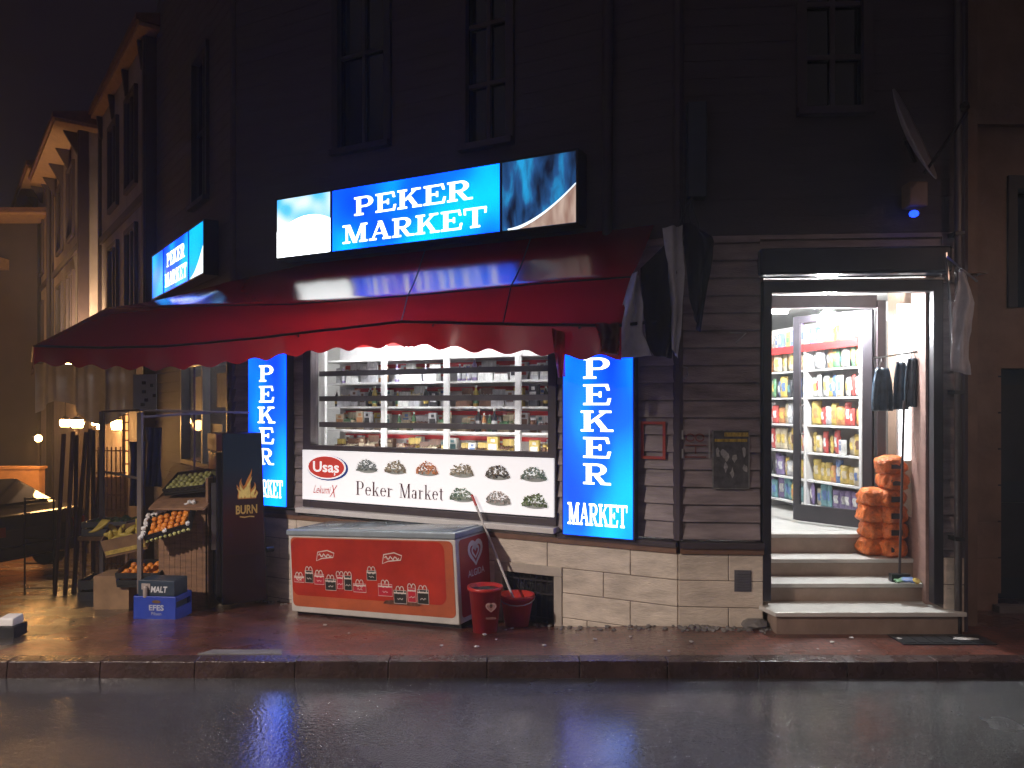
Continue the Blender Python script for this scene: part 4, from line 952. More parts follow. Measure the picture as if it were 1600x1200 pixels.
# duct / dark cable bundle above the corner
m = MB(); m.box(FD, .06, .22, .03, .14, 3.75, 4.55); tag(m.build('meter_cabinet', mat('navy_box', (.03,.04,.07), .4), bevel=.01), 'narrow dark blue cabinet on the wall above the building corner', 'cabinet')
m = MB(); m.tube([FA.p(.62,.06,3.5), FA.p(.60,.06,10)], .045, 10); tag(m.build('downpipe', M_up, smooth=True), 'dark downpipe on the upper wall right of the lit box sign', 'pipe')
m = MB()
for i in range(5):
    m.tube([FD.p(.0+.03*i, .06+.02*i, 3.75) + Vector((.03*math.sin(j*1.1+i), 0, -.075*j)) for j in range(6+i)], .008, 5)
tag(m.build('cable_bundle', M_black), 'tangle of black cables hanging at the building corner', 'cables')

# ================================================================== FREEZER
FRr = thing('chest_freezer', 'long red chest freezer with gift pictures, grey lid, below the shop window', 'freezer')
xa = Vector((1.76, -.905, .115)).normalized(); za = Vector((0,0,1)); ya = za.cross(xa).normalized(); za = xa.cross(ya)
Mx = Matrix((( xa.x, ya.x, za.x, -2.215), (xa.y, ya.y, za.y, 7.72), (xa.z, ya.z, za.z, -.06), (0,0,0,1)))
FRr.matrix_world = Mx; FRr.location = Mx.to_translation(); FRr.rotation_euler = Mx.to_euler()
LX, LY, HZ = 1.97, .66, .80
F0 = LOC
def fb_(name, mt, *boxes, bevel=0, parent=FRr):
    m = MB()
    for q in boxes: m.b(*q)
    return m.build(name, mt, parent, local=True, bevel=bevel)
M_fw = mat('freezer_white', (.62,.60,.56), .3, var=.1)
body = fb_('body', M_fw, (0, LX, 0, LY, .0, .76), bevel=.012)
fb_('lid', mat('lid_grey', (.28,.34,.38), .35, var=.2, scale=5), (-.015, LX+.015, -.02, LY+.02, .765, .82), bevel=.012)
fb_('lid_glass', mat('lid_top', (.30,.37,.42), .12, var=.3, scale=3), (.04, LX-.04, .04, LY-.04, .815, .828))
m = MB(); v = .004; nf = 24
def rr(u0, u1, z0, z1, r, n=6):
    o = []
    for cx, cz, a0 in ((u1-r, z1-r, 0), (u0+r, z1-r, 90), (u0+r, z0+r, 180), (u1-r, z0+r, 270)):
        for i in range(n+1): a = R(a0+90*i/n); o.append((cx+r*math.cos(a), cz+r*math.sin(a)))
    return o
m.face([F0.p(a, v, b) for a, b in rr(.03, LX-.03, .06, .745, .05)]); m.build('orange_border', mat('sticker_orange', (.50,.115,.045), .3, var=.2, scale=3), FRr, local=True)
m = MB(); m.face([F0.p(a, v+.002, b) for a, b in rr(.035, LX-.12, .17, .735, .08)])
m.build('red_sticker', mat('sticker_red', (.46,.036,.02), .2, var=.28, scale=2, bump=.25, bscale=3), FRr, local=True)
g1 = MB(); g2 = MB(); g3 = MB(); rnd = random.Random(4)
gx = .06; seq = [(.13,.06,0,.30),(.10,.12,1,.30),(.12,.10,0,.29),(.13,.11,1,.24),(.07,.13,0,.26),(.09,.14,1,.25),(.15,.08,0,.24),(.11,.09,1,.36),(.16,.11,0,.22),(.14,.12,1,.16),(.09,.13,0,.18),(.12,.13,1,.17)]
for i, (wd, ht, cc_, zz) in enumerate(seq):
    tgt = g1 if cc_ == 0 else g2
    vv = v+.004+.0003*i
    tgt.face([F0.p(gx,vv,zz), F0.p(gx+wd,vv,zz), F0.p(gx+wd,vv,zz+ht), F0.p(gx,vv,zz+ht)])
    ribbon(g3, F0, [(gx,zz+ht*.80),(gx+wd,zz+ht*.80)], .012, vv+.0006); ribbon(g3, F0, [(gx,zz),(gx+wd,zz),(gx+wd,zz+ht),(gx,zz+ht)], .005, vv+.0004, True)
    c_ = gx+wd/2
    for sgn in (-1, 1): ribbon(g3, F0, [(c_+sgn*(.022-.022*math.cos(q*.7)), zz+ht+.035*math.sin(q*.7)*1.0+.004) for q in range(0,9)], .008, vv+.0008)
    ribbon(g3, F0, [(c_-.03+.012*q, zz+ht*.35+.008*math.sin(q*2.2+i)) for q in range(6)], .006, vv+.0009)
    gx += wd*.98+.02
g1.build('red_gift_print', mat('gift_red', (.55,.02,.04), .3), FRr, local=True); g2.build('black_gift_print', mat('gift_black', (.03,.03,.025), .3), FRr, local=True)
for cx in (.47, 1.27):
    hexp = [(cx-.11,.52),(cx-.04,.545),(cx+.10,.56),(cx+.115,.60),(cx+.03,.625),(cx-.09,.605)]
    ribbon(g3, F0, hexp, .010, v+.0035, True)
    ribbon(g3, F0, [(cx-.08+.016*q, .575+.016*math.sin(q*1.9)) for q in range(11)], .013, v+.004)
g3.build('white_print', mat('gift_white', (.72,.66,.6), .4, var=.05), FRr, local=True)
m = MB()
for i in range(14): m.face([F0.p(1.35+.05*rnd.uniform(-4,5)+.02*math.cos(q), v+.0036+.0002*i, .155+.02*rnd.random()+.014*math.sin(q)) for q in [j*1.05 for j in range(6)]])
m.build('sweets_print', mat('sweets_brown', (.18,.07,.04), .5, var=.6, scale=30), FRr, local=True)
# side sticker + heart
FSd = Fr((LX+.003, 0), (0, 1), 1); FSd.n = (1, 0); FSd.o = (LX, 0)
m = MB(); m.face([FSd.p(a, .003, b) for a, b in rr(.05, LY-.03, .05, .745, .04)]); m.build('side_sticker', mat('side_red', (.42,.035,.035), .3, var=.1), FRr, local=True)
def heart(mb, fr, uc, zc, s, v, wd):
    for k, q in ((1, 1.0), (.5, .62)):
        pts = []
        for i in range(33):
            t = -math.pi+2*math.pi*i/32*1.0
            x = 16*math.sin(t)**3; y = 13*math.cos(t)-5*math.cos(2*t)-2*math.cos(3*t)-math.cos(4*t)
            pts.append((uc+s*k*x/17, zc+s*k*y/17+(0.0 if k == 1 else .02*s)))
        n = len(pts); wl = [wd*q*(.35+.9*abs(math.sin(math.pi*i/(n-1)*1.0))) for i in range(n)]
        ribbon(mb, fr, pts, wl, v)
m = MB(); heart(m, FSd, .335, .60, .125, .005, .042); sans(m, FSd, 'ALGIDA', .335, .385, .062, .005, bold=.012, maxw=.30); m.build('heart_emblem', mat('emblem_white', (.75,.72,.72), .4, var=.03), FRr, local=True)
m = MB(); m.b(.02, LX-.02, .06, LY-.04, -.05, -.002); m.build('plinth', M_black, FRr, local=True)
for x, y in ((.1,.08),(LX-.1,.08),(.1,LY-.1),(LX-.1,LY-.1)):
    m = MB(); m.tube([(x-.018,y,-.055),(x+.018,y,-.055)], .03, 12); m.build('castor', M_iron, FRr, local=True)
# lid stays, crumpled sticker end
# ---- bins
def bin_(x, y, r0, r1, h, label, mt, emblem):
    z = g(x, y)+.002; t = thing('litter_bin' if emblem else 'bucket', label, 'bin' if emblem else 'bucket', (x, y, z))
    m = MB(); m.lathe((0,0,0), [(.001,0),(r0,0),(r1,h-.03),(r1+.012,h-.03),(r1+.014,h),(r1-.004,h),(r0-.006,.012),(.001,.012)], 24); m.build('shell', mt, t, local=True, smooth=True)
    if emblem:
        FE = Fr((x*0, 0), (1, 0), 1)
        m = MB(); heart(m, LOC, .055, h*.62, .042, r1+.0, .016); sans(m, LOC, 'ALGIDA', .055, h*.36, .02, r1-.006, maxw=.09)
        m.build('heart_emblem', mat('bin_emblem', (.5,.28,.26), .5), t, local=True)
        m = MB(); m.grid(lambda a, b: ((r1-.012)*b*math.cos(6.283*a), (r1-.012)*b*math.sin(6.283*a), h-.03+.02*noise.noise(Vector((a*5,b*3,1)))), 20, 4); m.build('liner', M_black, t, local=True)
    else:
        m = MB(); m.tube([((r1+.012)*math.cos(q*.3927), .02+(-.02)*0, h-.02-.10*math.sin(q*.3927)) if False else ((r1+.016)*math.cos(q*.3927), -(r1+.016)*math.sin(q*.3927), h-.02-.05*math.sin(q*.3927)) for q in range(9)], .005, 6); m.build('handle', M_metal, t, local=True)
    return t
M_binr = mat('bin_red', (.52,.035,.03), .35, var=.15)
bin_(-.235, 6.72, .105, .143, .40, 'tall round red bin with a heart emblem beside the freezer', M_binr, True)
bin_(.045, 7.03, .105, .15, .29, 'low red bucket holding a mop below the shop window', mat('bucket_red', (.62,.05,.04), .35, var=.15), False)
mp_ = thing('mop', 'mop with a long pale handle standing in the low red bucket', 'mop', (.05, 7.02, g(.05, 7.0)+.05))
top = FA.p(1.98, .11, 1.13+.02); bot = Vector((.05, 7.0, .16))
m = MB(); m.tube([bot, bot.lerp(top, .9)], .0115, 8); m.build('handle', mat('pole_white', (.6,.58,.56), .35), mp_)
m = MB(); m.tube([bot.lerp(top, .9), top], .013, 8); m.build('grip', M_red, mp_)
m = MB()
for i in range(16):
    a = i*.39; m.tube([bot, bot+Vector((.05*math.cos(a), .05*math.sin(a), -.04)), bot+Vector((.07*math.cos(a), .07*math.sin(a), -.12))], .008, 5)
m.build('mop_head', mat('mop_strings', (.35,.3,.27), .9), mp_)

# ================================================================== DRINKS COOLER (black)
ck = thing('drinks_cooler', 'tall black drinks cooler with a flame picture left of the shop window', 'cooler', (-2.9, 8.3, -.12))
c0 = Vector((-3.03, 8.02, 0)); c1 = Vector((-2.65, 8.26, 0)); gz = g(-2.9, 8.2)
FK = Fr((c0.x, c0.y), (c1.x-c0.x, c1.y-c0.y), 1); Lk = (c1-c0).length; HK = 1.72-gz
FK2 = Fr((c0.x, c0.y), FK.n, 1)      # door face runs back along -n
M_ckb = mat('cooler_black', (.012,.011,.014), .18, var=.1)
tap = lambda z: 0
m = MB(); dpt = .46
for fr in (FK,): m.hexa([fr.p(0,0,gz+.06), fr.p(Lk+.02,0,gz+.06), fr.p(Lk+.02,-dpt,gz+.06), fr.p(0,-dpt,gz+.06), fr.p(0,0,1.72), fr.p(Lk-.04,0,1.72), fr.p(Lk-.04,-dpt,1.72), fr.p(0,-dpt,1.72)])
m.build('cabinet', M_ckb, ck, bevel=.012)
# printed side: upper blue-grey to lower maroon
def sidep(z0, z1, mt, name):
    m = MB(); f = lambda z: Lk+.02-.06*(z-gz)/(1.72-gz)-.012
    m.face([FK.p(.012,.003,z0), FK.p(f(z0),.003,z0), FK.p(f(z1),.003,z1), FK.p(.012,.003,z1)]); m.build(name, mt, ck)
mg = bpy.data.materials.new('cooler_print'); mg.use_nodes = True; nt = mg.node_tree; b = nt.nodes['Principled BSDF']; tc = nt.nodes.new('ShaderNodeTexCoord'); sx_ = nt.nodes.new('ShaderNodeSeparateXYZ'); cr = nt.nodes.new('ShaderNodeValToRGB')
nt.links.new(tc.outputs['Generated'], sx_.inputs[0]); nt.links.new(sx_.outputs['Z'], cr.inputs[0]); nt.links.new(cr.outputs[0], b.inputs['Base Color'])
cr.color_ramp.elements[0].position = .25; cr.color_ramp.elements[0].color = (.02,.008,.010,1); cr.color_ramp.elements[1].position = .8; cr.color_ramp.elements[1].color = (.018,.032,.055,1)
e = cr.color_ramp.elements.new(.5); e.color = (.045,.012,.012,1); b.inputs['Roughness'].default_value = .22
sidep(gz+.08, 1.71, mg, 'printed_side')
m = MB(); zf = 1.02
def flame(mb, cu, z0, h, w_, seed, v):
    rnd = random.Random(seed); pts = []
    L_ = []; R_ = []
    for i in range(13):
        t = i/12; ww = w_*(math.sin(math.pi*min(1, t*.75+.18))**1.3)*(1-t)**.55; off = .03*math.sin(t*5+seed)*t
        L_.append((cu-ww/2+off, z0+h*t)); R_.append((cu+ww/2+off, z0+h*t))
    for i in range(12): mb.face([FK.p(L_[i][0],v,L_[i][1]), FK.p(R_[i][0],v,R_[i][1]), FK.p(R_[i+1][0],v,R_[i+1][1]), FK.p(L_[i+1][0],v,L_[i+1][1])])
for i, (o_, h_, w2) in enumerate(((-.09,.20,.09),(-.05,.28,.10),(.0,.24,.1),(.03,.40,.10),(.08,.22,.09),(.11,.13,.06))):
    m.cur = 1; flame(m, .25+o_*.8, zf, h_*.8, w2*.8, i, .005+.0004*i)
    m.cur = 0; flame(m, .25+o_*.8, zf+.01, h_*.58, w2*.5, i, .008+.0004*i)
m.build('flame_print', [mat('flame_yellow', (.85,.65,.22), .4, var=.2, scale=20), mat('flame_orange', (.6,.22,.04), .4, var=.3, scale=20)], ck)
m = MB(); sans(m, FK, 'BURN', .25, .86, .095, .006, bold=.03, maxw=.22); ribbon(m, FK, [(.18,.835),(.23,.825),(.28,.832),(.33,.825)], .012, .006); m.build('lettering', mat('gold_print', (.55,.36,.10), .4, var=.2, scale=20), ck)
# door face (seen edge-on, facing the side street)
FK3 = Fr((c0.x, c0.y), (-FK.n[0], -FK.n[1]), -1); FK3.n = (-FK.d[0], -FK.d[1])
m = MB(); m.box(FK3, .02, dpt-.02, 0.0, .05, gz+.15, 1.52); dk2 = m.build('cooler_door', M_ckb, ck, bevel=.01)
m = MB(); m.box(FK3, .05, .08, .05, .09, .5, 1.2); m.build('handle', M_metal, dk2)
m = MB(); m.box(FK3, .0, dpt, .0, .055, 1.535, 1.71); hdp = m.build('header', mat('header_maroon', (.05,.008,.006), .5), ck)
m = MB(); FK3s = Fr((c0.x, c0.y), (-FK.n[0], -FK.n[1]), -1); FK3s.n = FK3.n; sans(m, FK3s, 'BURN', dpt/2, 1.59, .06, .058, bold=.02, maxw=.30); m.build('lettering', mat('header_gold', (.12,.055,.015), .6), hdp)
m = MB(); m.tube([FK.p(Lk+.02, -.05, .45), FK.p(Lk+.10, -.05, .45)], .028, 10); m.build('side_knob', M_black, ck)

# ================================================================== PRODUCE STAND
def crate(name, label, c, wx, wy, h, rx, rz, mt, contents, group='produce boxes of the street stand', ctag=None, slats=True):
    t = thing(name, label, 'crate', c, rz, group); t.rotation_euler = (rx, 0, rz)
    m = MB(); w2, d2 = wx/2, wy/2
    m.b(-w2,w2,-d2,d2,0,.012)
    if slats:
        for z in (.02, .02+h*.5):
            m.b(-w2,w2,-d2,-d2+.01,z,z+h*.38); m.b(-w2,w2,d2-.01,d2,z,z+h*.38); m.b(-w2,-w2+.01,-d2+.01,d2-.01,z,z+h*.38); m.b(w2-.01,w2,-d2+.01,d2-.01,z,z+h*.38)
        for sx in (-1,1):
            for sy in (-1,1): m.b(min(sx*w2, sx*(w2-.025)), max(sx*w2, sx*(w2-.025)), min(sy*(d2-.012), sy*(d2-.03)), max(sy*(d2-.012), sy*(d2-.03)), .012, h)
    else:
        m.b(-w2,w2,-d2,-d2+.008,.012,h); m.b(-w2,w2,d2-.008,d2,.012,h); m.b(-w2,-w2+.008,-d2+.008,d2-.008,.012,h); m.b(w2-.008,w2,-d2+.008,d2-.008,.012,h)
    m.build('crate_box', mt, t, local=True)
    return t
def fruit(t, n, wx, wy, z, r, mt, name='fruit', sc=(1,1,1), jit=.05, seed=0):
    rnd = random.Random(seed); nx = max(1, int(wx/(2*r))); ny = max(1, int(wy/(2*r)))
    first = None; c = 0
    for j in range(ny):
        for i in range(nx):
            x = -wx/2+(i+.5)*wx/nx+rnd.uniform(-.1,.1)*r; y = -wy/2+(j+.5)*wy/ny
            if first is None:
                m = MB(); m.blob((0,0,0), r, sc, 2, jit*.3); first = m.build(name, mt, t, local=True, smooth=True); o = first
            else: o = first.copy(); COL.objects.link(o); o.parent = t
            q_ = rnd.uniform(.82, 1.15); o.scale = (q_, q_*rnd.uniform(.9,1.05), q_); o.location = (x+rnd.uniform(-.2,.2)*r, y+rnd.uniform(-.2,.2)*r, z+r*.9+rnd.uniform(0,.5)*r); o.rotation_euler = (rnd.uniform(0,3), rnd.uniform(0,3), rnd.uniform(0,3)); c += 1
            if c >= n: return
M_wood = mat('crate_wood', (.24,.13,.07), .7, var=.35, scale=8, bump=.3, stretch=(1,1,4)); M_card = mat('cardboard', (.28,.17,.09), .8, var=.3, scale=5)
M_bk = mat('black_crate', (.02,.02,.022), .4)
M_orange = mat('orange_peel', (.72,.24,.03), .4, var=.2, bump=.2, bscale=60); M_lem = mat('pale_veg', (.45,.45,.16), .5, var=.4, scale=14); M_foil = mat('plastic_film', (.5,.5,.52), .15, var=.4, scale=8, bump=.6, bscale=12)
# stand body
cs = thing('produce_stand', 'brown wooden produce stand carrying tilted fruit trays beside the black cooler', 'stand', (-3.35, 8.2, g(-3.35, 8.2)))
gs = g(-3.4, 8.2)
m = MB()
for i in range(9): m.b(-3.69+.057*i, -3.69+.057*i+.054, 8.02, 8.04, gs, .93-.015*abs(i-8)); 
m.build('front_board', M_wood, cs)
m = MB(); m.b(-3.20,-3.175,8.02,8.5,gs,1.25); m.b(-3.69,-3.66,8.04,8.5,gs,1.0); m.build('side_board', M_wood, cs)
m = MB(); m.hexa([(-3.75,7.92,.93),(-3.17,7.92,.93),(-3.17,8.5,1.15),(-3.75,8.5,1.15),(-3.75,7.92,.95),(-3.17,7.92,.95),(-3.17,8.5,1.17),(-3.75,8.5,1.17)]); m.build('sloping_shelf', M_wood, cs)
t = crate('vegetable_tray', 'upper tray of film-wrapped vegetables tilted on the wooden stand', (-3.42, 8.22, 1.16), .46, .36, .07, .38, -.15, M_bk, None)
t.rotation_euler = (.45, -.12, -.12)
fruit(t, 60, .44, .30, .015, .03, M_lem, 'vegetable', (1,1,.9), seed=2)
m = MB(); m.grid(lambda a, b: (-.25+.5*a, -.17+.36*b, .085+.03*math.sin(math.pi*a)*math.sin(math.pi*b)+.02*noise.noise(Vector((a*7,b*7,0)))+(.10*b if a < .25 else .03*b)), 16, 12)
m.build('film_wrap', MATS.get('clear_film') or glassm('clear_film', (.9,.9,.9), rough=.12), t, local=True, smooth=True)
t = crate('orange_tray', 'lower tray of oranges with white paper edge, hung before the wooden stand', (-3.50, 7.90, .77), .46, .34, .075, .5, .2, M_bk, None)
t.rotation_euler = (.55, -.28, .05)
fruit(t, 60, .40, .28, .02, .033, M_orange, 'orange', seed=3)
m = MB(); rnd = random.Random(9)
for (x0, y0, x1, y1, n) in ((-.24,-.18,-.24,.18,9),(-.24,.18,.24,.18,12),(-.24,-.18,.24,-.18,3)):
    for i in range(n): f = i/(n-1); m.blob((x0+(x1-x0)*f, y0+(y1-y0)*f, .085+rnd.uniform(-.01,.02)), .028, (1,1,.8), 1, .3)
m.build('paper_edge', M_white, t, local=True)
m = MB()
for i in range(10): m.blob((-.21+.047*i, -.175, .02), .02, (1,1,1), 1, .2)
m.build('greens_edge', M_lem, t, local=True)
# left crates
t = crate('cardboard_box', 'tilted brown cardboard box with yellow stripe behind the metal frame', (-4.15, 8.35, .48), .42, .34, .20, .35, .1, M_card, None, slats=False); t.rotation_euler = (.3, -.2, .2)
m = MB(); m.b(-.2,.2,-.177,-.1715,.03,.075); m.build('yellow_stripe', gm('yellow'), t, local=True)
fruit(t, 20, .36, .28, .12, .045, mat('banana', (.55,.42,.08), .5, var=.3), 'banana', (2.0,.7,.6), seed=5)
t = crate('orange_crate', 'black crate of oranges on the ground behind the blue crate', (-3.88, 8.15, .16), .46, .34, .16, .2, 0, M_bk, None); t.rotation_euler = (.25, 0, 0)
fruit(t, 60, .42, .30, .07, .036, M_orange, 'orange', seed=6)
t = crate('low_box', 'closed brown box standing on the wet ground under the banana box', (-4.20, 8.2, g(-4.2,8.2)+.002), .36, .34, .36, 0, .05, M_card, None, slats=False)
m = MB(); m.b(-.178,.178,-.168,.168,.355,.365); m.build('flap', M_card, t, local=True)
t = crate('dark_crate', 'dark slatted crate beside the leaning poles', (-4.68, 8.9, g(-4.68,8.9)+.002), .50, .4, .26, 0, .1, M_bk, None)
fruit(t, 30, .46, .36, .12, .05, mat('dull_veg', (.10,.10,.06), .5, var=.5, scale=10), 'vegetable', seed=8)
t = crate('grey_crate', 'grey crate of greens on an upper level beside the leaning poles', (-4.66, 8.95, .52), .50, .4, .16, 0, .05, mat('grey_crate', (.12,.13,.14), .4), None)
fruit(t, 30, .46, .36, .07, .045, mat('leaf_green', (.07,.13,.04), .5, var=.5, scale=10), 'vegetable', (1.3,1,.8), .2, seed=9)
m = MB(); m.b(-4.95,-4.37,8.75,9.15,.47,.515)
for x in (-4.94,-4.42): 
    for y in (8.77, 9.11): m.b(x, x+.03, y, y+.03, g(x, y), .47)
tag(m.build('low_table', M_wood), 'low wooden table under the grey crate of greens', 'table')
# banana bunch
m = MB()
for i in range(6): m.tube([Vector((-4.42+.02*i, 8.3-.01*i, .78-.0*i)) + Vector((-.02*j*(1+.2*i), -.01*j, -.045*j+.004*j*j)) for j in range(6)], [.008,.016,.018,.018,.014,.005], 7)
tag(m.build('banana_bunch', MATS['banana'], smooth=True), 'bunch of bananas hanging left of the cardboard box', 'bananas')
# blue crate with bottles
M_bluec = mat('blue_crate', (.012,.05,.42), .35, var=.1)
bc = thing('beer_crate', 'bright blue plastic drinks crate on the pavement in front of the produce stand', 'crate', (-3.43, 7.55, g(-3.43, 7.55)))
bc.rotation_euler = (0, 0, -.1)
m = MB(); m.b(-.215,.215,-.15,.15,0,.02); m.b(-.215,.215,-.15,-.135,.02,.235); m.b(-.215,.215,.135,.15,.02,.235); m.b(-.215,-.2,-.135,.135,.02,.12); m.b(-.215,-.2,-.135,.135,.18,.235); m.b(.2,.215,-.135,.135,.02,.12); m.b(.2,.215,-.135,.135,.18,.235)
m.build('crate_box', M_bluec, bc, local=True, bevel=.005)
m = MB(); sans(m, LOC, 'EFES', .02, .10, .055, .153, bold=.03, maxw=.15); sans(m, LOC, 'Pilsen', .02, .055, .03, .153, maxw=.10); m.build('lettering', mat('crate_print', (.45,.5,.65), .5), bc, local=True)
m = MB(); ell(m, LOC, .02, .185, .045, .016, .153); m.build('crest', mat('crest_gold', (.15,.08,.03), .5), bc, local=True)
mc = thing('malt_carton', 'dark carton of malt drinks standing in the bright blue crate', 'carton', (-3.43, 7.55, g(-3.43, 7.55)+.022)); mc.rotation_euler = (0, .0, -.1)
m = MB(); m.b(-.185,.185,-.12,.12,0,.36); m.build('box_body', mat('carton_navy', (.02,.04,.07), .4, var=.4), mc, local=True, bevel=.004)
m = MB(); sans(m, LOC, 'MALT', .03, .245, .06, .123, bold=.03, shear=.15, maxw=.17); m.build('lettering', mat('malt_white', (.7,.72,.75), .5), mc, local=True)
m = MB(); m.lathe((-.1,-.135,.2), [(.001,0),(.022,0),(.024,.02),(.024,.09),(.012,.11),(.001,.11)], 10); m.b(-.15,-.06,-.124,-.1205,.27,.33); m.build('bottle_print', mat('print_grey', (.35,.3,.28), .5), mc, local=True)

# white metal frame rack
fr2 = thing('metal_rack', 'pale metal tube rack standing around the produce trays', 'rack', (-4.0, 8.3, g(-4.0, 8.3)))
M_rack = mat('pale_tube', (.17,.14,.13), .5, .1)
zt = 1.96
A0, A1_, A2 = Vector((-3.85, 7.95, 0)), Vector((-2.95, 8.62, 0)), Vector((-4.75, 8.9, 0))
for i, a in enumerate((A0, A1_, A2)):
    if i == 1: continue
    m = MB(); m.b(a.x-.022, a.x+.022, a.y-.022, a.y+.022, g(a.x, a.y), zt-.02); m.build('post', M_rack, fr2)
def bar3(a, b, z0, z1, nm='rail'):
    m = MB(); m.tube([(a.x,a.y,z0),(b.x,b.y,z1)], .014, 6); m.build(nm, M_rack, fr2)
bar3(A0, A1_, zt, zt-.03); bar3(A0, A2, zt, zt-.02); bar3(A0, Vector((-3.35,8.9,0)), zt-.07, zt-.02); bar3(A0, A2, 1.25, 1.25); 
m = MB(); m.tube([(-3.62, 8.75, 1.1), (-3.62, 8.75, 2.45)], .012, 6); m.build('thin_rod', M_rack, fr2)
# hanging blue bags
for i, (px0, px1, y0, y1, Y, lb) in enumerate(((203,226,690,790,9.2,'dark blue bag hanging on the pale rack, left one'),(228,252,668,760,9.3,'dark blue sack hanging on the pale rack, right one'))):
    def bp(a, b):
        p = W(px0+(px1-px0)*a, y0+(y1-y0)*b, Y); p.y += .03*math.sin(a*16+b*3); return p
    m = MB(); m.grid(bp, 14, 8); tag(m.build('hanging_sack', mat('blue_sack', (.02,.04,.16), .4, var=.4), smooth=True, solid=.02), lb, 'bag', 'blue sacks hanging on the rack')
# poster board hanging
m = MB(); a = W(208,585,9.6); b = W(247,642,9.6); m.hexa([(a.x,9.6,b.z),(b.x,9.55,b.z),(b.x,9.57,b.z),(a.x,9.62,b.z),(a.x,9.6,a.z),(b.x,9.55,a.z),(b.x,9.57,a.z),(a.x,9.62,a.z)])
nb = tag(m.build('notice_board', mat('pale_board', (.42,.46,.44), .5, var=.1)), 'pale grey-green notice sheet hanging under the side awning', 'notice')
m = MB()
for (x, y) in ((221,598),(221,612),(234,602),(225,625),(238,618),(219,632)): p = W(x, y, 9.5); m.b(p.x-.02, p.x+.02, 9.55, 9.574, p.z-.02, p.z+.02)
m.build('printed_marks', M_iron, nb)
# things behind the side window: pale cloth, papers
m = MB(); m.grid(lambda a, b: FC.p(.2+2.1*a, .06+.02*math.sin(a*17), 2.66-.14*b-.05*math.sin(math.pi*a)*(1-b)*-1), 24, 5)
tag(m.build('rolled_cloth', M_silver, smooth=True, solid=.02), 'crumpled pale cloth bundled above the side window', 'cloth')
for i, (u, z, wd, ht, lb, c) in enumerate(((.5,2.1,.5,.42,'pale sheet taped high on the side window glass near the corner',(.30,.34,.35)),(1.65,2.05,.5,.5,'pale sheet taped on the far half of the side window',(.24,.28,.30)),(.75,1.5,.5,.36,'lower grey sheet taped on the side window glass',(.07,.09,.13)))):
    m = MB(); m.box(FC, u-wd/2, u+wd/2, -.020, -.016, z-ht/2+.1, z+ht/2+.1); tag(m.build('window_sheet', mat('sheet%d' % i, c, .5, var=.35, scale=9)), lb, 'paper sheet', 'sheets taped on the side window')
# plastic curtain at the far end of the awning
def cur(a, b):
    x0, x1 = W(55,575,11.2), W(212,575,11.2); p = x0.lerp(x1, a); p.z = 2.62-.72*b*(1-.25*math.sin(a*7)); p.y += .10*math.sin(a*22)*(1-.3*b)+.05*math.sin(a*41); return p
m = MB(); m.grid(cur, 70, 8); tag(m.build('plastic_curtain', fabric('cloudy_plastic', (.38,.37,.40), (.3,.3,.32), .3, gloss=.5, rough=.3), smooth=True), 'cloudy plastic curtain hanging from the far end of the awning', 'curtain')
# leaning poles (folded parasols / timbers)
rnd = random.Random(21)
for i in range(7):
    px = 92+9.5*i; Y = 9.1+.05*i; b_ = W(px+6*(i % 3)-6, 0, Y); zb = g(b_.x, Y); top_ = W(px+rnd.uniform(-2, 8)+8, 672+rnd.uniform(-6, 12), Y+.35)
    m = MB(); m.tube([(b_.x, Y, zb), top_], [.020+.006*(i % 2), .026], 7)
    tag(m.build('timber_pole', mat('pole_brown%d' % (i % 3), [(.10,.05,.035),(.14,.08,.055),(.07,.035,.03)][i % 3], .5, var=.3, stretch=(1,1,.2), scale=20)),
        ['brown timber pole leaning at the outer end of the pole bundle', 'second pole from the outer end of the leaning bundle', 'third pole from the outer end of the leaning bundle', 'middle pole of the leaning bundle beside the dark crate',
         'fifth pole from the outer end of the leaning bundle', 'sixth pole, next to the innermost of the leaning bundle', 'innermost pole of the leaning bundle nearest the rack'][i], 'pole', 'timber poles leaning under the awning')
m = MB(); m.tube([(-5.9,9.3,g(-5.9,9.3)),(-5.9,9.3,.9)], .012, 6); m.tube([(-5.55,9.3,g(-5.5,9.3)),(-5.55,9.3,.9)], .012, 6)
for z in (-.2,.1,.4,.7,.88): m.tube([(-5.9,9.3,z),(-5.55,9.3,z)], .009, 5)
tag(m.build('wire_stand', M_iron), 'thin dark wire stand at the outer side of the pole bundle', 'stand')
# lattice screen
lt_ = MB()
for i in range(8): q = W(146+7*i, 690, 10.4); lt_.tube([(q.x,10.4,-.35),(q.x,10.4,1.45)], .009, 5)
for z in (-.3,.15,.6,.8,1.1,1.4): lt_.tube([(W(143,0,10.4).x,10.4,z),(W(198,0,10.4).x,10.4,z)], .009, 5)
tag(lt_.build('lattice_screen', M_wood), 'brown lattice screen standing behind the produce crates', 'screen')

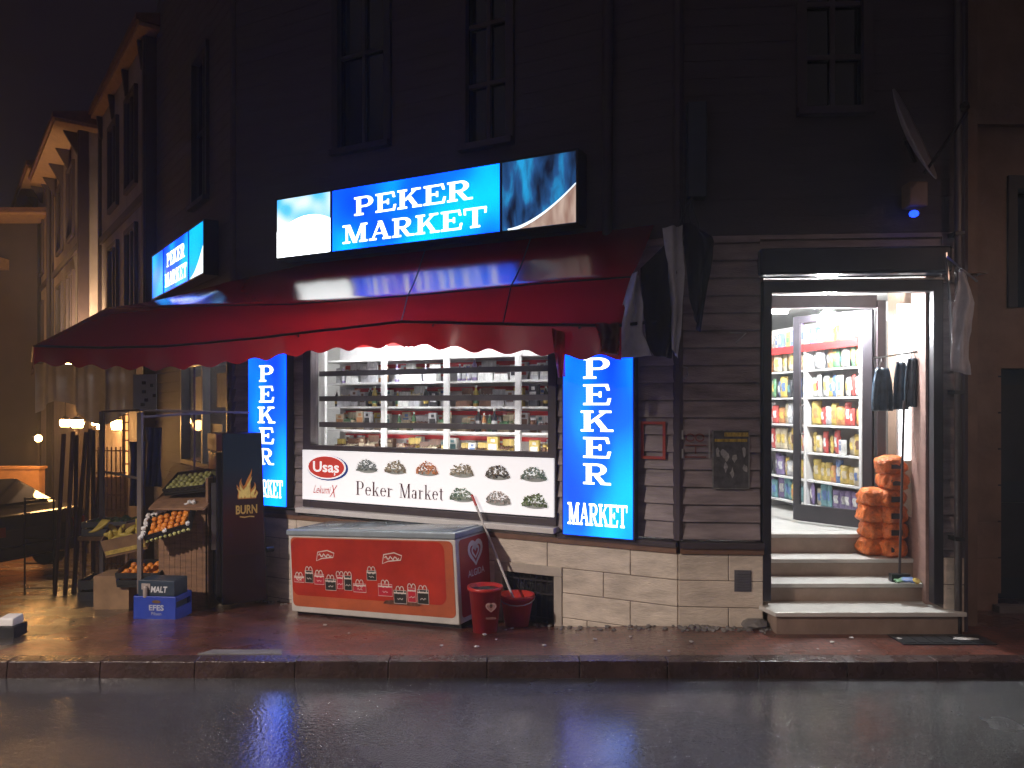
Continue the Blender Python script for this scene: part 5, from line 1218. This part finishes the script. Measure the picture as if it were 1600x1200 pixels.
# ================================================================== SIDE STREET: lanterns, wall, car, houses
M_lan = mat('lit_lantern', (1,.8,.5), .4, var=0, emis=(1,.52,.17), es=120)
lan = [(102,661,13,9,'first'),(121,662,15,10,'second'),(149,660,9,7,'third'),(156,667,8,6,'fourth'),(182,664,13,12,'fifth')]
for i, (px, py, wx_, wy_, od) in enumerate(lan):
    Y = 13.6+.1*i; c_ = W(px, py, Y); t = thing('terrace_lantern', f"glowing warm lantern, {od} from the outer end of the terrace row", 'lantern', c_, 0, 'warm lanterns along the terrace')
    s1, s2 = wx_*.6/1200*Y, wy_*.6/1200*Y
    m = MB(); m.lathe((0,0,-s2), [(.001,0),(s1*.8,0),(s1,s2),(s1*.85,2*s2),(.001,2*s2)], 10); m.build('glass', M_lan, t, local=True, smooth=True)
    m = MB(); m.lathe((0,0,s2), [(s1*1.1,0),(s1*.4,s1*.6),(.001,s1*.8)], 10); m.lathe((0,0,-s2-.03), [(.001,0),(s1*.7,0),(s1*.7,.03),(.001,.03)], 10); m.tube([(0,0,s2),(0,0,s2+.4)], .008, 5); m.build('cap', M_iron, t, local=True)
    if i in (1, 4): point('lantern_light', (c_.x, Y-.5, c_.z-.05), 10, (1, .50, .17), .1)
c_ = W(60, 685, 16); t = thing('small_street_light', 'tiny bright white-orange light low behind the leaning poles', 'lantern', c_)
m = MB(); m.blob((0,0,0), .07, (1,1,1), 2); m.build('glass', M_lan, t, local=True); m = MB(); m.tube([(0,0,-.07),(0,0,-1.6)], .02, 6); m.build('post', M_iron, t, local=True)
# lit terrace window
tw = thing('terrace_pavilion', 'glazed terrace pavilion glowing warm at the end of the rack', 'pavilion', W(200, 800, 13.5))
m = MB(); a = W(193, 648, 13.5); b = W(213, 745, 13.5); m.b(a.x, b.x+.05, 13.5, 13.52, b.z, a.z); m.build('lit_glazing', mat('lit_amber_pane', (.8,.5,.2), .4, emis=(1,.50,.15), es=1.6, var=.3), tw)
m = MB()
for px in (193, 203, 214): q = W(px, 0, 13.45); m.b(q.x-.02, q.x+.02, 13.44, 13.48, b.z, a.z+.05)
for py in (648, 660, 673, 688, 705, 725): q = W(200, py, 13.45); m.b(a.x, b.x+.05, 13.44, 13.475, q.z-.012, q.z+.012)
m.build('glazing_bar', M_wood, tw)
m = MB(); m.b(a.x-.6, b.x+.05, 13.3, 13.75, a.z+.12, a.z+.18); m.build('roof', M_dark, tw)
m = MB(); m.b(a.x-.5, b.x+.05, 13.5, 13.6, -1.0, b.z-.002); m.build('low_wall', mat('terrace_wall', (.25,.13,.07), .7, var=.3), tw)
# garden wall glowing orange from its lamp
m = MB(); a = W(-160, 733, 15.8); b = W(61, 763, 15.8); m.b(a.x, b.x, 15.8, 16.0, -1.1, a.z); m.b(a.x-.0, b.x+.03, 15.76, 16.04, a.z, a.z+.05)
tag(m.build('garden_wall', mat('ochre_plaster', (.55,.28,.12), .7, var=.15, bump=.2)), 'low ochre plastered wall lit orange behind the parked car', 'wall')
point('wall_lamp_light', (-9.4, 15.0, 1.2), 60, (1, .48, .14), .1)
t = thing('yard_lamp', 'small lamp over the ochre wall behind the parked car', 'lamp', (-11.5, 14.6, -1.0))
m = MB(); m.tube([(-11.5,14.6,-1.0),(-11.5,14.6,1.6)], .03, 6); m.build('post', M_iron, t); m = MB(); m.blob((-11.5,14.6,1.7), .09, (1,1,1), 2); m.build('globe', M_lan, t, smooth=True)
# parked car (rear end visible)
car = thing('parked_car', 'dark car parked in the side street before the ochre wall', 'car', (-8.55, 12.1, g(-8.55, 12.1)))
M_carp = mat('car_paint', (.02,.02,.024), .18, var=.1); M_cg = mat('car_glass', (.01,.01,.012), .05, var=0)
prof = [(-2.1,.30),(-2.13,.62),(-2.0,.80),(-1.15,.92),(-.55,1.36),(.75,1.40),(1.45,1.02),(2.0,.95),(2.1,.75),(2.08,.30)]
m = MB(); n = len(prof)
for k_ in range(n):
    a, b = prof[k_], prof[(k_+1) % n]
    wa = .84 if a[1] < 1.1 else .68; wb = .84 if b[1] < 1.1 else .68
    m.face([(a[0],-wa,a[1]),(b[0],-wb,b[1]),(b[0],wb,b[1]),(a[0],wa,a[1])])
for s in (-1, 1):
    m.face([(q[0], s*(.84 if q[1] < 1.1 else .68), q[1]) for q in prof])
m.build('body', M_carp, car, local=True, bevel=.05)
for s in (-1, 1):
    m = MB(); m.face([(-.95,s*.80,.97),(1.3,s*.80,1.02),(.72,s*.70,1.32),(-.5,s*.70,1.30)]); m.build('side_glass', M_cg, car, local=True, solid=.02)
    for x in (-1.3, 1.3):
        m = MB(); m.tube([(x,s*.66,.30),(x,s*.86,.30)], .30, 20); wo = m.build('wheel', M_black, car, local=True); m = MB(); m.tube([(x,s*.861,.30),(x,s*.872,.30)], .18, 14); m.build('rim', M_metal, wo, local=True)
    m = MB(); m.b(1.98, 2.11, min(s*.55,s*.8), max(s*.55,s*.8), .66, .80); m.build('tail_light', mat('tail_red', (.3,.02,.02), .2), car, local=True)
m = MB(); m.face([(.80,-.62,1.385),(1.42,-.70,1.06),(1.42,.70,1.06),(.80,.62,1.385)]); m.build('rear_window', M_cg, car, local=True, solid=.02)
m = MB(); m.b(2.02,2.16,-.8,.8,.34,.5); m.build('bumper', M_black, car, local=True, bevel=.02)
car.rotation_euler = (0, R(-2), R(-20)); car.location = (-9.0, 12.2, g(-9,12.2))
# small white thing at far-left on pavement
t = thing('concrete_block', 'small dark block, its lit top painted pale, at the far left of the pavement', 'block', W(14, 1000, 6.4))
m = MB(); q = W(14, 985, 6.5); zg = g(-4.25, 6.5); m.b(q.x-.10, q.x+.09, 6.42, 6.6, zg, zg+.10); m.build('base', M_black, t); m = MB(); m.hexa([(q.x-.06,6.44,zg+.10),(q.x+.07,6.44,zg+.10),(q.x+.08,6.58,zg+.10),(q.x-.05,6.58,zg+.10),(q.x-.06,6.45,zg+.165),(q.x+.07,6.45,zg+.165),(q.x+.08,6.57,zg+.18),(q.x-.05,6.57,zg+.18)]); m.build('lit_top', M_white, t, bevel=.01)  # white of the top stands for the light falling on it

# row houses down the side street
M_pl1 = mat('pale_plaster', (.30,.24,.215), .8, var=.2, scale=2, bump=.3, bscale=10); M_timb = mat('dark_timber', (.05,.03,.03), .6); M_sof = mat('soffit_boards', (.34,.19,.10), .7, var=.25, stretch=(8,1,1)); M_roof = mat('roof_tile', (.12,.05,.035), .8, var=.3, scale=9)
def house(label, u0, u1, v, zt, wins, eave=.8, name='row_house'):
    t = thing(name, label, 'house', FC.p(u0, v, -1), group='old houses down the side street')
    m = MB(); m.box(FC, u0+.03, u1, -5, v, -2.5, zt); m.build('wall', M_pl1, t)
    m = MB()
    for z in (2.95, 5.3): m.box(FC, u0+.03, u1, v, v+.05, z, z+.14)
    for u in (u0+.03, u1-.15): m.box(FC, u, u+.13, v, v+.055, -2, zt)
    m.box(FC, u0+.0, u0+.03, v-.14, v+.03, -2, zt); m.build('timber_trim', M_timb, t)
    m = MB(); m.box(FC, u0-.3, u1, v-.3, v+eave, zt, zt+.06); m.build('soffit', M_sof, t)
    m = MB(); m.hexa([FC.p(u0-.35,v+eave+.05,zt+.062), FC.p(u1,v+eave+.05,zt+.062), FC.p(u1,-5,zt+.062), FC.p(u0-.35,-5,zt+.062), FC.p(u0-.35,v+eave+.05,zt+.16), FC.p(u1,v+eave+.05,zt+.16), FC.p(u1,-5,zt+1.6), FC.p(u0-.35,-5,zt+1.6)]); m.build('roof', M_roof, t)
    for i in range(0, int((u1-u0)/.45), 3):
        m = MB(); a_ = u0+.2+.45*i; m.hexa([FC.p(a_,v,zt-.45), FC.p(a_+.08,v,zt-.45), FC.p(a_+.08,v+.05,zt-.45), FC.p(a_,v+.05,zt-.45), FC.p(a_,v,zt-.01), FC.p(a_+.08,v,zt-.01), FC.p(a_+.08,v+eave*.6,zt-.01), FC.p(a_,v+eave*.6,zt-.01)])
        m.build('bracket', M_timb, t)
    for (a, b, c, d) in wins:
        m = MB(); m.box(FC, a-.08, b+.08, v, v+.06, c-.08, c); m.box(FC, a-.08, b+.08, v, v+.06, d, d+.08); m.box(FC, a-.08, a, v, v+.06, c, d); m.box(FC, b, b+.08, v, v+.06, c, d); m.box(FC, (a+b)/2-.03, (a+b)/2+.03, v+.005, v+.04, c, d); wo = m.build('window', M_timb, t)
        m = MB(); m.box(FC, a, b, v, v+.012, c, d); m.build('pane', M_blkglass, wo)
    return t
house('pale plastered house with dark timber trim next to the corner building', 4.1, 8.6, .12, 7.9, [(4.9,5.7,3.4,5.0),(6.6,7.4,3.4,5.0),(4.9,5.7,5.8,7.3),(6.6,7.4,5.8,7.3)], eave=.18)
house('house whose end wall catches bright lamp light, past the timber trimmed house', 9.0, 14.0, .42, 7.75, [(10,10.9,3.3,4.9),(12,12.9,3.3,4.9),(10,10.9,5.8,7.3),(12,12.9,5.8,7.3)], eave=.5)
house('farthest house of the row, smaller, with orange lit eaves', 14.6, 24.0, .45, 8.2, [(16,17,3.3,4.9),(19,20,3.3,4.9),(16,17,5.8,7.3),(19,20,5.8,7.3)], eave=.5)
# lamp lighting that end wall
lp = FC.p(8.0, .75, 2.9)
t = thing('wall_lantern', 'warm lantern on a bracket between the row houses', 'lantern', lp)
m = MB(); m.lathe(lp-Vector((0,0,.12)), [(.001,0),(.06,0),(.09,.16),(.001,.16)], 8); m.build('glass', M_lan, t); m = MB(); m.lathe(lp+Vector((0,0,.05)), [(.11,0),(.04,.08),(.001,.1)], 8); m.tube([lp+Vector((0,0,.12)), FC.p(8.3,.15,3.15)], .012, 6); m.build('bracket', M_iron, t)
spot('lantern_light', lp+Vector((0,0,-.2)), FC.p(9.0, .3, 3.9), 1500, (1, .72, .42), 85, .5, .07)
# house across the side street
t = thing('opposite_house', 'dark house across the side street with orange lit eaves at the picture edge', 'house', (-16, 22, -2))
m = MB(); m.b(-24, -13.6, 22, 30, -2.5, 7.3); m.build('wall', mat('dim_plaster', (.05,.033,.028), .8, var=.3, scale=1.5), t)
m = MB(); m.hexa([(-25,20.9,7.3),(-12.6,20.9,7.3),(-12.6,30,7.3),(-25,30,7.3),(-25,20.9,7.42),(-12.6,20.9,7.42),(-12.6,30,9.5),(-25,30,9.5)]); m.build('roof', M_roof, t)
m = MB(); m.b(-25,-12.7,20.95,22,7.24,7.298); m.b(-24,-14.4,21.5,22,5.9,6.2); m.build('soffit', M_sof, t)
for i, x in enumerate((-17.6, -15.2)):
    m = MB(); m.b(x-.5, x+.5, 21.95, 22.0, 2.9, 4.7); wo = m.build('window', M_timb, t); m = MB(); m.b(x-.4, x+.4, 21.93, 21.95, 3.0, 4.6); m.build('pane', M_blkglass, wo)
point('street_lantern_light', (-13.2, 19.0, 5.6), 30, (1, .5, .2), .1)
t = thing('street_lantern', 'tall street lantern standing before the dark opposite house', 'lantern', (-14.6, 19.0, -1.4))
m = MB(); m.tube([(-14.6,19.0,-1.4),(-14.6,19.0,4.4)], .05, 8); m.build('post', M_iron, t); m = MB(); m.blob((-14.6,19.0,4.55), .14, (1,1,1.2), 2); m.build('globe', M_lan, t, smooth=True)
hz = MB(); hz.b(-45, 30, -16, 70, -7.3, 11.6); hz = hz.build('haze', bpy.data.materials.new('wet_air')); hz['kind'] = 'stuff'
hm = hz.data.materials[0]; hm.use_nodes = True; hn = hm.node_tree; hn.nodes.clear(); ho = hn.nodes.new('ShaderNodeOutputMaterial'); hv = hn.nodes.new('ShaderNodeVolumePrincipled')
hv.inputs['Color'].default_value = (.85,.88,.92,1); hv.inputs['Density'].default_value = .0065; hv.inputs['Anisotropy'].default_value = .3; hn.links.new(hv.outputs[0], ho.inputs['Volume'])
# ================================================================== PAVEMENT BITS
m = MB(); m.b(3.05, 3.78, 5.98, 6.24, .141, .150)
for i in range(6): m.b(3.08+.11*i, 3.16+.11*i, 6.01, 6.21, .150, .153)
tag(m.build('drain_cover', mat('drain_iron', (.035,.04,.045), .3, .4)), 'dark metal access cover set in the pavement before the steps', 'cover')
m = MB(); m.blob((3.60,6.10,.156), .08, (1.3,.5,.05), 2, .1); tag(m.build('wet_paper', mat('paper_scrap', (.5,.48,.46), .6)), 'flattened pale paper lying on the dark access cover', 'litter')
rnd = random.Random(31); spots = [(1025,975),(1080,1004),(1195,990),(1300,1005),(1330,998),(1400,975),(1420,982),(1405,1000),(1455,985),(1462,1005),(790,985),(757,993),(775,1000),(690,1010),(745,1012),(545,990),(508,978),(800,983),(930,1000),(850,1010),(1278,1015),(360,1020),(1045,1018),(985,996)]
near = ['the corner foot','the corner foot','the steps','the steps','the steps','the drain cover','the drain cover','the drain cover','the drain cover','the drain cover','the red bin','the red bin','the red bin','the freezer','the freezer','the freezer','the freezer','the red bucket','the stone base','the kerb','the kerb','the pale kerb patch','the kerb','the stone base']
proto = None
for i, (px, py) in enumerate(spots):
    r_ = (px-800)/1200; Y = 1.86*1200/(py-635)
    for _ in range(6): Y = (2-g(r_*Y, Y))*1200/(py-635)
    if proto is None:
        m = MB(); m.blob((0,0,.006), .013, (1.3,1,.45), 1, .3); proto = m.build('litter_scrap', mat('paper_scrap', ()), local=True); o = proto
    else: o = proto.copy(); COL.objects.link(o)
    o.location = (r_*Y, max(5.76, Y), g(r_*Y, Y)+.001); o.rotation_euler = (0, 0, rnd.uniform(0,6)); s = rnd.uniform(.6, 1.5); o.scale = (s, s, s)
    tag(o, f"tiny pale scrap of litter on the pavement near {near[i]}", 'litter', 'white litter scraps on the pavement')
# rubble strip along the foot of the stone base
m = MB()
for i in range(160):
    u = rnd.uniform(0, 5.2); p = FA.p(u, rnd.uniform(.05,.22), 0); m.blob((p.x, p.y, g(p.x,p.y)+.004), rnd.uniform(.008,.028), (1,1,.6), 1, .25)
for i in range(70):
    u = rnd.uniform(0, .75); p = FD.p(u, rnd.uniform(.05,.2), 0); m.blob((p.x, p.y, g(p.x,p.y)+.004), rnd.uniform(.008,.03), (1,1,.6), 1, .25)
o = m.build('rubble', M_concrete); o['kind'] = 'stuff'
# the street lamp across the road that lights the pavement (behind the photographer)
t = thing('street_lamp', 'hooded street lamp beside the road, left of the photographer', 'street lamp', (-7.6, .8, 0))
m = MB(); m.tube([(-7.6,.8,0),(-7.6,.8,5.1),(-7.1,1.15,5.35)], [.06,.045,.03], 8); m.build('post', M_iron, t); m = MB(); m.lathe((-7.0,1.2,5.14), [(.22,0),(.2,.08),(.05,.2),(.001,.21)], 16); m.build('lamp_shade', M_iron, t)
